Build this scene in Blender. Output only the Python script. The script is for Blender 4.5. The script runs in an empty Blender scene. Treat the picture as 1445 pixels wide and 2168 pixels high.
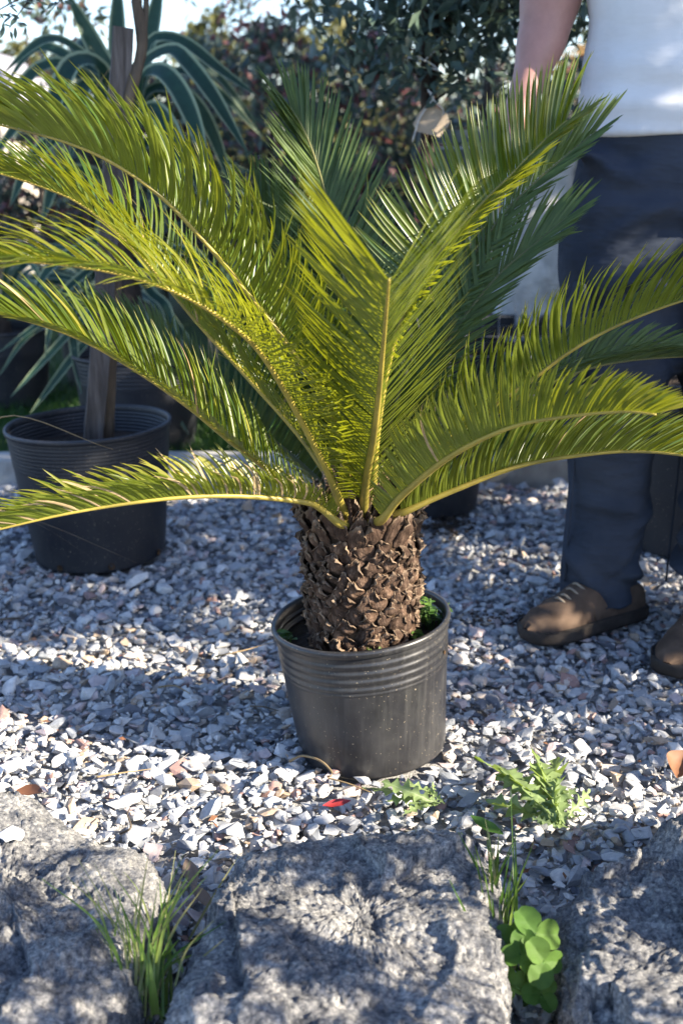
import bpy, bmesh, math, random
import numpy as np
from mathutils import Vector, Matrix, noise, Euler
random.seed(7); rng = np.random.default_rng(7)
SC = bpy.context.scene; COL = SC.collection; R = math.radians
# ------------------------------------------------------------------ camera, sky, sun, exposure
CH, PITCH, FPX = 0.95, R(17.6), 2500.0
cam = bpy.data.objects.new('camera', bpy.data.cameras.new('camera')); COL.objects.link(cam)
cam.location = (0, 0, CH); cam.rotation_euler = (math.pi/2 - PITCH, 0, 0)
cd = cam.data; cd.sensor_fit = 'VERTICAL'; cd.sensor_height = 36; cd.lens = FPX/2168*36; cd.clip_start = .05; cd.clip_end = 800
cd.dof.use_dof = True; cd.dof.focus_distance = 1.66; cd.dof.aperture_fstop = 4.6
SC.camera = cam
SUN_AZ, SUN_EL = R(111), R(27)          # azimuth clockwise from +Y
W = bpy.data.worlds.new('World'); SC.world = W; W.use_nodes = True
wn = W.node_tree.nodes; sky = wn.new('ShaderNodeTexSky'); sky.sky_type = 'NISHITA'; sky.sun_disc = False
sky.sun_elevation = SUN_EL; sky.sun_rotation = SUN_AZ; sky.air_density = 1.0; sky.dust_density = .6; sky.ozone_density = 3.0
wt = wn.new('ShaderNodeMix'); wt.data_type = 'RGBA'; wt.blend_type = 'MULTIPLY'; wt.inputs[0].default_value = 1; wt.inputs[7].default_value = (1, .97, 1.05, 1)
W.node_tree.links.new(sky.outputs[0], wt.inputs[6]); W.node_tree.links.new(wt.outputs[2], wn['Background'].inputs[0]); wn['Background'].inputs[1].default_value = .105
SD = Vector((math.sin(SUN_AZ)*math.cos(SUN_EL), math.cos(SUN_AZ)*math.cos(SUN_EL), math.sin(SUN_EL)))
sl = bpy.data.lights.new('sun', 'SUN'); sl.energy = 5.0; sl.angle = R(.53); sl.color = (1, .89, .72)
so = bpy.data.objects.new('sun', sl); COL.objects.link(so); so.rotation_euler = SD.to_track_quat('Z', 'Y').to_euler(); so.location = SD*20
SC.view_settings.view_transform = 'Standard'; SC.view_settings.look = 'None'; SC.view_settings.gamma = 1; SC.view_settings.exposure = 2.0
SC.render.engine = 'CYCLES'; SC.cycles.max_bounces = 8; SC.cycles.transparent_max_bounces = 8

# ------------------------------------------------------------------ helpers
FW = Vector((0, math.cos(PITCH), -math.sin(PITCH))); UP = Vector((0, math.sin(PITCH), math.cos(PITCH)))
def ray(px, py): return FW*FPX + Vector((px-722.5, 0, 0)) + UP*(1084-py)
def P(px, py, Y):
    d = ray(px, py); return Vector((0, 0, CH)) + d*(Y/d.y)
def G(px, py, z=0.0):
    d = ray(px, py); return Vector((0, 0, CH)) + d*((z-CH)/d.z)
def pix(v):
    d = Vector(v) - Vector((0, 0, CH)); f = d.dot(FW)
    return (722.5 + FPX*d.x/f, 1084 - FPX*d.dot(UP)/f, f)

def add_mesh(name, verts, faces, mat, parent=None, smooth=True, attrs=None):
    me = bpy.data.meshes.new(name)
    if isinstance(verts, np.ndarray): verts = verts.tolist()
    if isinstance(faces, np.ndarray): faces = faces.tolist()
    me.from_pydata([tuple(v) for v in verts], [], faces)
    if smooth: me.polygons.foreach_set('use_smooth', [True]*len(me.polygons))
    for k, (dom, vals) in (attrs or {}).items():
        a = me.attributes.new(k, 'FLOAT', dom); a.data.foreach_set('value', np.asarray(vals, dtype=np.float32))
    me.materials.append(mat); me.update()
    o = bpy.data.objects.new(name, me); COL.objects.link(o)
    if parent is not None: attach(o, parent)
    return o
def attach(o, parent):
    o.parent = parent
    p = parent
    while p.parent: p = p.parent
    if parent is p: o.matrix_parent_inverse = Matrix.Translation(-Vector(p.location))
def tag(o, label=None, cat=None, group=None, kind=None):
    if label: o['label'] = label
    if cat: o['category'] = cat
    if group: o['group'] = group
    if kind: o['kind'] = kind
    return o
def thing(name, loc, label, cat, group=None):
    o = bpy.data.objects.new(name, None); o.empty_display_size = .05; COL.objects.link(o); o.location = loc
    return tag(o, label, cat, group)
class MB:                                     # collects geometry for one mesh
    def __init__(s): s.v = []; s.f = []; s.a = []; s.fa = []
    def add(s, v, f, a=None, fa=0.5):
        n = len(s.v); s.v += [tuple(p) for p in v]; s.f += [tuple(i+n for i in q) for q in f]
        s.a += list(a) if a is not None else [0.0]*len(v); s.fa += [fa]*len(f)
    def build(s, name, mat, parent=None, smooth=True):
        return add_mesh(name, s.v, s.f, mat, parent, smooth, {'edge': ('POINT', s.a), 'rnd': ('FACE', s.fa)})
def catmull(pts, n):
    pts = [Vector(p) for p in pts]; m = len(pts)
    if m == 2: return [pts[0].lerp(pts[1], i/(n-1)) for i in range(n)]
    q = [pts[0]*2-pts[1]] + pts + [pts[-1]*2-pts[-2]]; dense = []
    for i in range(m-1):
        a, b, c, d = q[i:i+4]
        for k in range(12):
            t = k/12; dense.append(.5*((2*b)+(c-a)*t+(2*a-5*b+4*c-d)*t*t+(3*b-a-3*c+d)*t**3))
    dense.append(pts[-1]); L = [0]
    for i in range(1, len(dense)): L.append(L[-1]+(dense[i]-dense[i-1]).length)
    out = []; j = 0
    for i in range(n):
        s = L[-1]*i/(n-1)
        while j < len(L)-2 and L[j+1] < s: j += 1
        out.append(dense[j].lerp(dense[j+1], (s-L[j])/max(L[j+1]-L[j], 1e-9)))
    return out
def tube(mb, pts, rad, k=7, fa=.5, flat=1.0, cap=True):
    n = len(pts); ref = Vector((.31, .2, .93)); V = []; F = []
    for i, p in enumerate(pts):
        T = (pts[min(i+1, n-1)]-pts[max(i-1, 0)]).normalized(); a = T.cross(ref).normalized(); b = a.cross(T)
        r = rad(i/(n-1)) if callable(rad) else rad
        for j in range(k): t = 2*math.pi*j/k; V.append(p+a*(r*math.cos(t))+b*(r*flat*math.sin(t)))
    for i in range(n-1):
        for j in range(k): F.append((i*k+j, i*k+(j+1) % k, (i+1)*k+(j+1) % k, (i+1)*k+j))
    if cap: F += [tuple(range(k))[::-1], tuple((n-1)*k+j for j in range(k))]
    mb.add(V, F, None, fa)
def lathe(mb, prof, k=64, fa=.5, mtx=None):
    V = []; F = []
    for r, z in prof:
        for j in range(k): t = 2*math.pi*j/k; V.append(Vector((r*math.cos(t), r*math.sin(t), z)))
    if mtx is not None: V = [mtx @ v for v in V]
    for i in range(len(prof)-1):
        for j in range(k): F.append((i*k+j, i*k+(j+1) % k, (i+1)*k+(j+1) % k, (i+1)*k+j))
    mb.add(V, F, None, fa)
def box(mb, c, s, mtx=None, fa=.5):
    x, y, z = s[0]/2, s[1]/2, s[2]/2
    V = [Vector((i*x, j*y, k*z)) for i in (-1, 1) for j in (-1, 1) for k in (-1, 1)]
    V = [(mtx @ v if mtx is not None else v)+Vector(c) for v in V]
    mb.add(V, [(0, 1, 3, 2), (4, 6, 7, 5), (0, 4, 5, 1), (2, 3, 7, 6), (0, 2, 6, 4), (1, 5, 7, 3)], None, fa)

# ------------------------------------------------------------------ materials
def ramp(nt, stops, const=False):
    r = nt.nodes.new('ShaderNodeValToRGB'); e = r.color_ramp.elements
    if const: r.color_ramp.interpolation = 'CONSTANT'
    while len(e) < len(stops): e.new(.5)
    for el, (p, c) in zip(e, stops): el.position = p; el.color = (*c, 1)
    return r
def new_mat(name):
    m = bpy.data.materials.new(name); m.use_nodes = True; nt = m.node_tree
    return m, nt, nt.nodes['Principled BSDF'], nt.links.new
def coords(nt, scale=(1, 1, 1)):
    tc = nt.nodes.new('ShaderNodeTexCoord'); mp = nt.nodes.new('ShaderNodeMapping'); mp.inputs['Scale'].default_value = scale
    nt.links.new(tc.outputs['Object'], mp.inputs[0]); return mp.outputs[0]
def nz(nt, co, scale, detail=4, rough=.55):
    n = nt.nodes.new('ShaderNodeTexNoise'); n.inputs['Scale'].default_value = scale; n.inputs['Detail'].default_value = detail
    n.inputs['Roughness'].default_value = rough; nt.links.new(co, n.inputs['Vector']); return n.outputs['Fac']
def bump(nt, L, b, h, strength, dist, prev=None):
    n = nt.nodes.new('ShaderNodeBump'); n.inputs['Strength'].default_value = strength; n.inputs['Distance'].default_value = dist
    L(h, n.inputs['Height'])
    if prev is not None: L(prev, n.inputs['Normal'])
    L(n.outputs[0], b.inputs['Normal']); return n.outputs[0]
def mixc(nt, L, fac, a, b, mode='MIX'):
    n = nt.nodes.new('ShaderNodeMix'); n.data_type = 'RGBA'; n.blend_type = mode
    for s, v in ((0, fac), (6, a), (7, b)):
        if hasattr(v, 'links'): L(v, n.inputs[s])
        else: n.inputs[s].default_value = v if s == 0 else (*v, 1)
    return n.outputs[2]
def noise_mat(name, stops, scale=8, stretch=(1, 1, 1), rough=.8, bumps=((60, .4, .004),), spec=.3, detail=5, nrough=.6):
    m, nt, b, L = new_mat(name); co = coords(nt, stretch)
    r = ramp(nt, stops); L(nz(nt, co, scale, detail, nrough), r.inputs[0]); L(r.outputs[0], b.inputs['Base Color'])
    b.inputs['Roughness'].default_value = rough; b.inputs['Specular IOR Level'].default_value = spec
    prev = None
    for s, st, d in bumps: prev = bump(nt, L, b, nz(nt, co, s, 5, .6), st, d, prev)
    return m
def leaf_mat(name, stops, back, rough=.45, trans=.35, tcol=None, spec=.5, edgecol=None, tip=None):
    m, nt, b, L = new_mat(name)
    at = nt.nodes.new('ShaderNodeAttribute'); at.attribute_name = 'rnd'
    r = ramp(nt, stops); L(at.outputs['Fac'], r.inputs[0]); c = r.outputs[0]
    n = nz(nt, coords(nt), 45, 3); rr = ramp(nt, [(.3, (.75, .75, .75)), (.75, (1.2, 1.2, 1.2))]); L(n, rr.inputs[0])
    c = mixc(nt, L, 1.0, c, rr.outputs[0], 'MULTIPLY')
    geo = nt.nodes.new('ShaderNodeNewGeometry')
    if back is not None:
        cb = mixc(nt, L, 1.0, back, rr.outputs[0], 'MULTIPLY'); c = mixc(nt, L, geo.outputs['Backfacing'], c, cb)
    if edgecol is not None:
        ae = nt.nodes.new('ShaderNodeAttribute'); ae.attribute_name = 'edge'
        re = ramp(nt, edgecol[0]); L(ae.outputs['Fac'], re.inputs[0]); c = mixc(nt, L, re.outputs[0], c, edgecol[1])
    L(c, b.inputs['Base Color']); b.inputs['Roughness'].default_value = rough; b.inputs['Specular IOR Level'].default_value = spec
    t = nt.nodes.new('ShaderNodeBsdfTranslucent'); mx = nt.nodes.new('ShaderNodeMixShader'); mx.inputs[0].default_value = trans
    if tcol: t.inputs[0].default_value = (*tcol, 1)
    else: L(c, t.inputs[0])
    L(b.outputs[0], mx.inputs[1]); L(t.outputs[0], mx.inputs[2]); L(mx.outputs[0], nt.nodes['Material Output'].inputs['Surface'])
    return m
M = {}
M['soil'] = noise_mat('soil', [(.3, (.012, .009, .007)), (.7, (.05, .036, .026))], 60, bumps=((90, .9, .01),), rough=.95)
M['grit'] = noise_mat('grit', [(.3, (.24, .24, .245)), (.7, (.40, .39, .375))], 120, bumps=((200, .8, .006),), rough=.95)
M['lawn'] = noise_mat('lawn', [(.3, (.012, .03, .006)), (.7, (.03, .07, .012))], 30, bumps=((60, .8, .02),))
M['grass'] = leaf_mat('grass', [(0, (.02, .07, .008)), (1, (.05, .13, .015))], None, .5, .35)
M['grass_near'] = leaf_mat('grass_near', [(0, (.07, .15, .02)), (.7, (.15, .23, .045)), (1, (.32, .29, .14))], None, .45, .4)
M['leaflet'] = leaf_mat('leaflet', [(0, (.045, .095, .018)), (.5, (.11, .145, .015)), (1, (.26, .24, .03))], (.125, .155, .02), .34, .45, (.28, .30, .008), spec=.5,
                        edgecol=([(.8, (0, 0, 0)), (1, (.55, .55, .55))], (.25, .18, .05)))
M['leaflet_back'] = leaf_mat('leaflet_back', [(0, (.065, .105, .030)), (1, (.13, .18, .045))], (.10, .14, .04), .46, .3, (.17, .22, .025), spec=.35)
M['dry_leaf'] = leaf_mat('dry_leaf', [(0, (.32, .22, .11)), (1, (.45, .34, .19))], None, .6, .3, spec=.2)
M['rachis'] = noise_mat('rachis', [(.3, (.15, .125, .025)), (.6, (.32, .25, .045)), (.8, (.19, .125, .04))], 14, rough=.45, bumps=((200, .15, .001),), spec=.4)
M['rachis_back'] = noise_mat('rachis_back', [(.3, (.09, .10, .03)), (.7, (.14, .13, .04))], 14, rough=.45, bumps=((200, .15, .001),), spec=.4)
def bark_mat():
    m, nt, b, L = new_mat('bark'); co = coords(nt, (1, 1, .5)); oi = nt.nodes.new('ShaderNodeObjectInfo')
    r = ramp(nt, [(.28, (.022, .013, .009)), (.50, (.075, .049, .035)), (.64, (.145, .10, .074)), (.82, (.26, .20, .155))]); L(nz(nt, co, 95, 6, .7), r.inputs[0])
    ae = nt.nodes.new('ShaderNodeAttribute'); ae.attribute_name = 'edge'; re = ramp(nt, [(.3, (0, 0, 0)), (.95, (.5, .5, .5))]); L(ae.outputs['Fac'], re.inputs[0])
    c = mixc(nt, L, re.outputs[0], r.outputs[0], (.40, .31, .225)); ro = ramp(nt, [(0, (.62, .58, .56)), (.5, (1, .97, .95)), (1, (1.3, 1.22, 1.12))]); L(oi.outputs['Random'], ro.inputs[0])
    c = mixc(nt, L, 1.0, c, ro.outputs[0], 'MULTIPLY'); L(c, b.inputs['Base Color']); b.inputs['Roughness'].default_value = .9; b.inputs['Specular IOR Level'].default_value = .15
    p = bump(nt, L, b, nz(nt, coords(nt, (3, 3, .35)), 110, 5, .65), .9, .004); bump(nt, L, b, nz(nt, co, 420, 5, .6), .7, .0016, p); return m
M['bark'] = bark_mat()
M['bark_core'] = noise_mat('bark_core', [(.3, (.025, .016, .010)), (.7, (.08, .05, .03))], 60, rough=.95, bumps=((90, .9, .006),), spec=.1)
def plastic(name, col, dust, rough, amount):
    m, nt, b, L = new_mat(name); co = coords(nt)
    n1 = nz(nt, co, 7, 5, .6); n2 = nz(nt, co, 260, 2, .5); n3 = nz(nt, coords(nt, (40, 40, 1.5)), 3, 4, .6)
    r = ramp(nt, [(.42, (0, 0, 0)), (.72, (amount,)*3)]); L(n1, r.inputs[0]); c = mixc(nt, L, r.outputs[0], col, dust)
    r3 = ramp(nt, [(.5, (0, 0, 0)), (.75, (amount*.6,)*3)]); L(n3, r3.inputs[0]); c = mixc(nt, L, r3.outputs[0], c, dust)
    r2 = ramp(nt, [(.69, (0, 0, 0)), (.73, (.7, .7, .7))]); L(n2, r2.inputs[0]); c = mixc(nt, L, r2.outputs[0], c, (.30, .25, .18))
    L(c, b.inputs['Base Color']); b.inputs['Specular IOR Level'].default_value = .5
    rr = ramp(nt, [(.3, (rough,)*3), (.7, (rough+.22,)*3)]); L(n1, rr.inputs[0]); L(rr.outputs[0], b.inputs['Roughness'])
    bump(nt, L, b, nz(nt, co, 35, 4), .12, .004); return m
M['pot'] = plastic('pot', (.018, .018, .020), (.15, .145, .135), .24, .26)
M['pot_blue'] = plastic('pot_blue', (.011, .013, .019), (.05, .05, .05), .42, .35)
M['weathered_wood'] = noise_mat('weathered_wood', [(.25, (.035, .03, .028)), (.5, (.085, .075, .07)), (.8, (.18, .165, .155))], 9, (9, 9, .6), .85, ((30, .8, .003),), .2)
M['twig'] = noise_mat('twig', [(.3, (.06, .046, .034)), (.7, (.14, .11, .08))], 30, (1, 1, .3), .85, ((120, .6, .003),), .2)
M['dark_twig'] = noise_mat('dark_twig', [(.3, (.025, .02, .017)), (.7, (.07, .055, .045))], 20, rough=.9, bumps=((80, .5, .004),), spec=.15)
M['strap'] = leaf_mat('strap', [(0, (.012, .042, .028)), (1, (.03, .075, .048))], None, .5, .15, (.05, .11, .04), .3, ([(.66, (0, 0, 0)), (.82, (.9, .9, .9))], (.34, .40, .24)))
M['kerb'] = noise_mat('kerb', [(.3, (.26, .25, .23)), (.7, (.42, .41, .38))], 20, bumps=((120, .5, .003),), rough=.9)
M['pale_concrete'] = noise_mat('pale_concrete', [(.3, (.28, .28, .27)), (.55, (.5, .5, .48)), (.75, (.64, .63, .60))], 14, bumps=((60, .7, .01),), rough=.95)
M['slate_metal'] = noise_mat('slate_metal', [(.3, (.04, .055, .06)), (.7, (.075, .10, .105))], 6, rough=.4, bumps=((30, .1, .003),), spec=.5)
M['black_plastic'] = noise_mat('black_plastic', [(.3, (.012, .013, .015)), (.7, (.03, .03, .033))], 20, rough=.5, bumps=((80, .1, .002),))
M['wire'] = noise_mat('wire', [(.3, (.10, .11, .12)), (.7, (.2, .2, .2))], 40, rough=.5, bumps=())
M['card'] = noise_mat('card', [(.3, (.42, .33, .24)), (.7, (.55, .45, .34))], 40, rough=.9, bumps=((200, .2, .001),))
M['string'] = noise_mat('string', [(.3, (.6, .6, .58)), (.7, (.75, .75, .72))], 100, rough=.9, bumps=((300, .3, .001),))
M['shed_wall'] = noise_mat('shed_wall', [(.3, (.50, .44, .36)), (.7, (.62, .55, .46))], 5, rough=.9, bumps=((60, .2, .003),))
M['shed_roof'] = noise_mat('shed_roof', [(.3, (.22, .21, .23)), (.7, (.30, .29, .31))], 5, rough=.7, bumps=((30, .2, .003),))
M['white_paint'] = noise_mat('white_paint', [(.3, (.72, .72, .70)), (.7, (.8, .8, .78))], 12, rough=.5, bumps=())
M['skin'] = noise_mat('skin', [(.3, (.30, .155, .125)), (.7, (.38, .20, .165))], 30, rough=.5, bumps=((300, .15, .0008),), spec=.4)
M['hair'] = noise_mat('hair', [(.3, (.03, .02, .012)), (.7, (.06, .04, .025))], 60, (1, 1, .1), .6, ((200, .6, .003),))
def cloth(name, c1, c2, wrinkle, weave):
    m, nt, b, L = new_mat(name); co = coords(nt)
    r = ramp(nt, [(.35, c1), (.65, c2)]); L(nz(nt, co, 9, 4), r.inputs[0]); L(r.outputs[0], b.inputs['Base Color'])
    b.inputs['Roughness'].default_value = .9; b.inputs['Specular IOR Level'].default_value = .15
    pr = bump(nt, L, b, nz(nt, coords(nt, (1, 1, 2.6)), 7, 3, .5), wrinkle, .03)
    bump(nt, L, b, nz(nt, co, weave, 2), .25, .001, pr); return m
M['tshirt'] = cloth('tshirt', (.56, .56, .57), (.64, .64, .65), .22, 600)
M['trousers'] = cloth('trousers', (.026, .033, .048), (.040, .048, .066), .7, 700)
M['suede'] = noise_mat('suede', [(.3, (.065, .045, .033)), (.7, (.12, .083, .060))], 25, rough=.95, bumps=((250, .4, .001),), spec=.1)
M['sole'] = noise_mat('sole', [(.3, (.022, .018, .015)), (.7, (.05, .04, .033))], 30, rough=.8, bumps=((90, .4, .002),))
M['lace'] = noise_mat('lace', [(.3, (.20, .16, .12)), (.7, (.3, .25, .19))], 80, rough=.9, bumps=())
M['hedge_leaf'] = leaf_mat('hedge_leaf', [(0, (.05, .08, .065)), (.55, (.10, .14, .105)), (.74, (.14, .17, .11)), (.82, (.19, .07, .07)), (1, (.25, .10, .095))], None, .4, .25, spec=.5)  # leaf tones paled beyond real leaves, in place of background haze
M['tree_leaf'] = leaf_mat('tree_leaf', [(0, (.04, .07, .055)), (1, (.10, .145, .105))], None, .4, .2, spec=.5)  # greens paled too, the background haze put into the leaf colour
M['gold_leaf'] = leaf_mat('gold_leaf', [(0, (.09, .11, .035)), (1, (.20, .18, .07))], None, .6, .3, spec=.2)
M['dry_bush'] = leaf_mat('dry_bush', [(0, (.25, .16, .07)), (1, (.4, .28, .14))], None, .8, .3, spec=.1)
M['weed'] = leaf_mat('weed', [(0, (.11, .19, .035)), (1, (.20, .28, .07))], (.20, .27, .11), .5, .35, (.26, .36, .06), spec=.35, edgecol=([(0, (.75, .75, .75)), (.12, (0, 0, 0))], (.33, .40, .20)))
M['clover'] = leaf_mat('clover', [(0, (.05, .115, .02)), (1, (.11, .18, .04))], (.11, .17, .05), .6, .3, (.16, .26, .03), spec=.15)
M['seedling'] = leaf_mat('seedling', [(0, (.05, .12, .025)), (1, (.12, .22, .04))], None, .45, .35, spec=.35)
M['red_leaf'] = leaf_mat('red_leaf', [(0, (.28, .02, .025)), (1, (.40, .05, .05))], None, .35, .2, spec=.5)
M['brown_leaf'] = leaf_mat('brown_leaf', [(0, (.17, .075, .04)), (1, (.26, .13, .07))], None, .6, .2, spec=.25)
M['grey_leaf'] = leaf_mat('grey_leaf', [(0, (.20, .15, .115)), (1, (.30, .23, .18))], None, .7, .2, spec=.2)
def stone_mat():
    m, nt, b, L = new_mat('stone')
    at = nt.nodes.new('ShaderNodeAttribute'); at.attribute_name = 'rnd'
    st = [(0, (.14, .15, .175)), (.07, (.24, .255, .275)), (.19, (.33, .34, .355)), (.36, (.41, .413, .415)), (.53, (.48, .475, .465)), (.66, (.55, .54, .52)),
          (.78, (.62, .60, .575)), (.83, (.45, .37, .36)), (.895, (.50, .43, .37)), (.945, (.30, .19, .165)), (.97, (.38, .29, .21))]
    r = ramp(nt, st, True); L(at.outputs['Fac'], r.inputs[0]); co = coords(nt)
    n = nz(nt, co, 110, 6, .65); rr = ramp(nt, [(.3, (.74, .75, .78)), (.55, (1, 1, 1)), (.8, (1.18, 1.16, 1.12))]); L(n, rr.inputs[0])
    c = mixc(nt, L, 1.0, r.outputs[0], rr.outputs[0], 'MULTIPLY')
    v = nz(nt, coords(nt, (1, 1, 3)), 60, 3, .7); rv = ramp(nt, [(.60, (0, 0, 0)), (.66, (.5, .5, .5)), (.72, (0, 0, 0))]); L(v, rv.inputs[0])
    c = mixc(nt, L, rv.outputs[0], c, (.62, .58, .54)); L(c, b.inputs['Base Color'])
    b.inputs['Roughness'].default_value = .72; b.inputs['Specular IOR Level'].default_value = .35
    bump(nt, L, b, nz(nt, co, 320, 5, .65), .45, .002); return m
M['stone'] = stone_mat()
def boulder_mat():
    m, nt, b, L = new_mat('boulder'); co = coords(nt)
    r = ramp(nt, [(.30, (.055, .06, .07)), (.46, (.17, .17, .172)), (.58, (.28, .274, .262)), (.75, (.46, .44, .40))]); L(nz(nt, co, 20, 8, .75), r.inputs[0])
    s1 = nz(nt, co, 170, 4, .7); r1 = ramp(nt, [(.34, (.35, .36, .40)), (.5, (1, 1, 1)), (.66, (1.8, 1.75, 1.65))]); L(s1, r1.inputs[0])
    c = mixc(nt, L, 1.0, r.outputs[0], r1.outputs[0], 'MULTIPLY')
    s2 = nz(nt, co, 75, 6, .8); r2 = ramp(nt, [(.60, (0, 0, 0)), (.66, (.7, .7, .7))]); L(s2, r2.inputs[0]); c = mixc(nt, L, r2.outputs[0], c, (.50, .48, .45))
    L(c, b.inputs['Base Color']); b.inputs['Roughness'].default_value = .85; b.inputs['Specular IOR Level'].default_value = .3
    p = bump(nt, L, b, nz(nt, co, 70, 8, .7), .9, .010); bump(nt, L, b, nz(nt, co, 260, 4, .7), .6, .003, p); return m
M['boulder'] = boulder_mat()
M['dropping'] = noise_mat('dropping', [(.3, (.7, .7, .69)), (.7, (.82, .82, .8))], 50, rough=.8, bumps=())

# ------------------------------------------------------------------ ground
def sheet(name, x0, x1, y0, y1, z, mat):
    o = add_mesh(name, [(x0, y0, z), (x1, y0, z), (x1, y1, z), (x0, y1, z)], [(0, 1, 2, 3)], mat, smooth=False); return tag(o, kind='structure')
KY = 3.27                                       # front face of the kerb
sheet('ground', -300, 300, -300, 500, -.045, M['lawn'])
bed = sheet('gravel_bed', -4, 4, -3, KY, -.016, M['grit'])
sheet('lawn', -40, 40, KY+.10, 40, .02, M['lawn'])
kb = MB(); xs = -4.0
KERB = tag(bpy.data.objects.new('kerb', None), kind='structure'); COL.objects.link(KERB)
while xs < 4:
    m_ = MB(); box(m_, (xs+.4, KY+.05+random.uniform(-.003, .003), .0), (.792, .10, .14)); o = m_.build('kerb_stone', M['kerb'], KERB, False); xs += .8
    bv = o.modifiers.new('b', 'BEVEL'); bv.width = .006; bv.segments = 2

# ------------------------------------------------------------------ boulders
def boulder(name, foot, zt, slope, seed, label, rough=1.0, e=.30):
    c = sum((Vector(p) for p in foot), Vector())/len(foot); c.z = 0
    n_t, n_r = 300, 110; poly = [Vector((p[0], p[1], 0)) for p in foot]; poly.append(poly[0]); Ls = [0]
    for i in range(1, len(poly)): Ls.append(Ls[-1]+(poly[i]-poly[i-1]).length)
    rim = []
    for k in range(n_t):
        s = Ls[-1]*k/n_t; j = max(i for i in range(len(Ls)-1) if Ls[i] <= s); rim.append(poly[j].lerp(poly[j+1], (s-Ls[j])/(Ls[j+1]-Ls[j])))
    for _ in range(4): rim = [(rim[k-1]+rim[k]*2+rim[(k+1) % n_t])/4 for k in range(n_t)]
    pr = [(math.sin(t*math.pi/2/400)**e, math.cos(t*math.pi/2/400)**(e*.8)) for t in range(401)]; pr[-1] = (1, 0)
    H = zt+.07; d = [0]
    for i in range(1, 401): d.append(d[-1]+math.hypot((pr[i][0]-pr[i-1][0])*.22, (pr[i][1]-pr[i-1][1])*H))
    prof = []; j = 0
    for i in range(n_r+1):
        s = d[-1]*i/n_r
        while j < 399 and d[j+1] < s: j += 1
        f = (s-d[j])/max(d[j+1]-d[j], 1e-9); prof.append((pr[j][0]*(1-f)+pr[j+1][0]*f, pr[j][1]*(1-f)+pr[j+1][1]*f))
    V = []
    off = Vector((seed*3.1, seed*1.7, 0))
    for (a, h) in prof:
        for k in range(n_t):
            v = c+(rim[k]-c)*a; dx, dy = v.x-c.x, v.y-c.y
            v.z = -.07+h*(H+slope[0]*dx+slope[1]*dy)
            V.append(v)
    V[0:n_t] = [V[0]]*n_t
    out = []
    for v in V:
        q = v+off; nrm = Vector((v.x-c.x, v.y-c.y, .16)).normalized()
        a = noise.fractal(q*5, 1, 2, 3)*.018; r_ = noise.ridged_multi_fractal(q*10, .8, 2.2, 5, 1, 2)*.005
        cl = 0
        for k_, am in ((5.5, .30), (15, .22)):
            pt = noise.voronoi(q*k_)[1][0]; gv = noise.cell_vector(pt*7.3+Vector((k_, 2, 5))); gv = Vector((gv.x-.5, gv.y-.5, gv.z-.5)); cl += (q*k_-pt).dot(gv)*am/k_
        cl += noise.voronoi(q*30)[0][0]*.005
        f = noise.fractal(q*60, .35, 2.2, 5)*.0050
        out.append(v+nrm*((a+r_+f)*rough)+Vector((0, 0, 1))*(noise.fractal(q*18, .8, 2, 4)*.0045*rough+cl*.8*rough))
    F = [(i*n_t+k, (i+1)*n_t+k, (i+1)*n_t+(k+1) % n_t, i*n_t+(k+1) % n_t) for i in range(n_r) for k in range(n_t)]
    o = add_mesh(name, out, F, M['boulder']); tag(o, label, 'boulder'); return o, [rim[k] for k in range(0, n_t, 6)]
def foot(pts, z, extra): return [G(x, y, z) for x, y in pts] + [Vector(e) for e in extra]
B1, r1 = boulder('boulder', foot([(130, 1715), (235, 1755), (310, 1810), (350, 1875), (330, 1960), (300, 2060), (255, 2200)], .075, [(-.24, .88, 0), (-.55, .86, 0), (-.72, 1.0, 0), (-.74, 1.25, 0), (-.62, 1.46, 0), (-.46, 1.475, 0)]), .095, (0, -.04), 1, 'grey boulder filling the lower left corner beside the seeding grass')
B2, r2 = boulder('boulder', foot([(500, 1815), (600, 1790), (760, 1785), (880, 1765), (1000, 1775), (1052, 1830), (1045, 1930), (1060, 2060), (1075, 2200)], .085, [(.19, .9, 0), (-.02, .86, 0), (-.17, .92, 0)])+foot([(350, 2150), (400, 2030), (455, 1910)], .085, []), .105, (0, -.10), 5, 'wide grey boulder in the middle front between the two grass tufts')
B3, r3 = boulder('boulder', foot([(1180, 1905), (1290, 1830), (1400, 1765), (1500, 1730)], .08, [(.62, 1.42, 0), (.70, 1.2, 0), (.66, .92, 0), (.45, .86, 0)])+foot([(1215, 2200), (1195, 2060)], .10, []), .12, (.20, -.06), 9, 'dark grey boulder in the lower right corner beside the clover', 1.1)
mk = MB(); wc = G(28, 1762, .098)
rr_ = [(.010+.007*random.random()) for _ in range(14)]
mk.add([wc+Vector((0, 0, .010))]+[wc+Vector((rr_[k]*1.35*math.cos(2*math.pi*k/14), rr_[k]*math.sin(2*math.pi*k/14), -.004)) for k in range(14)], [(0, 1+k, 1+(k+1) % 14) for k in range(14)])
mk.build('bird_dropping', M['dropping'], B1)

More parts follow.
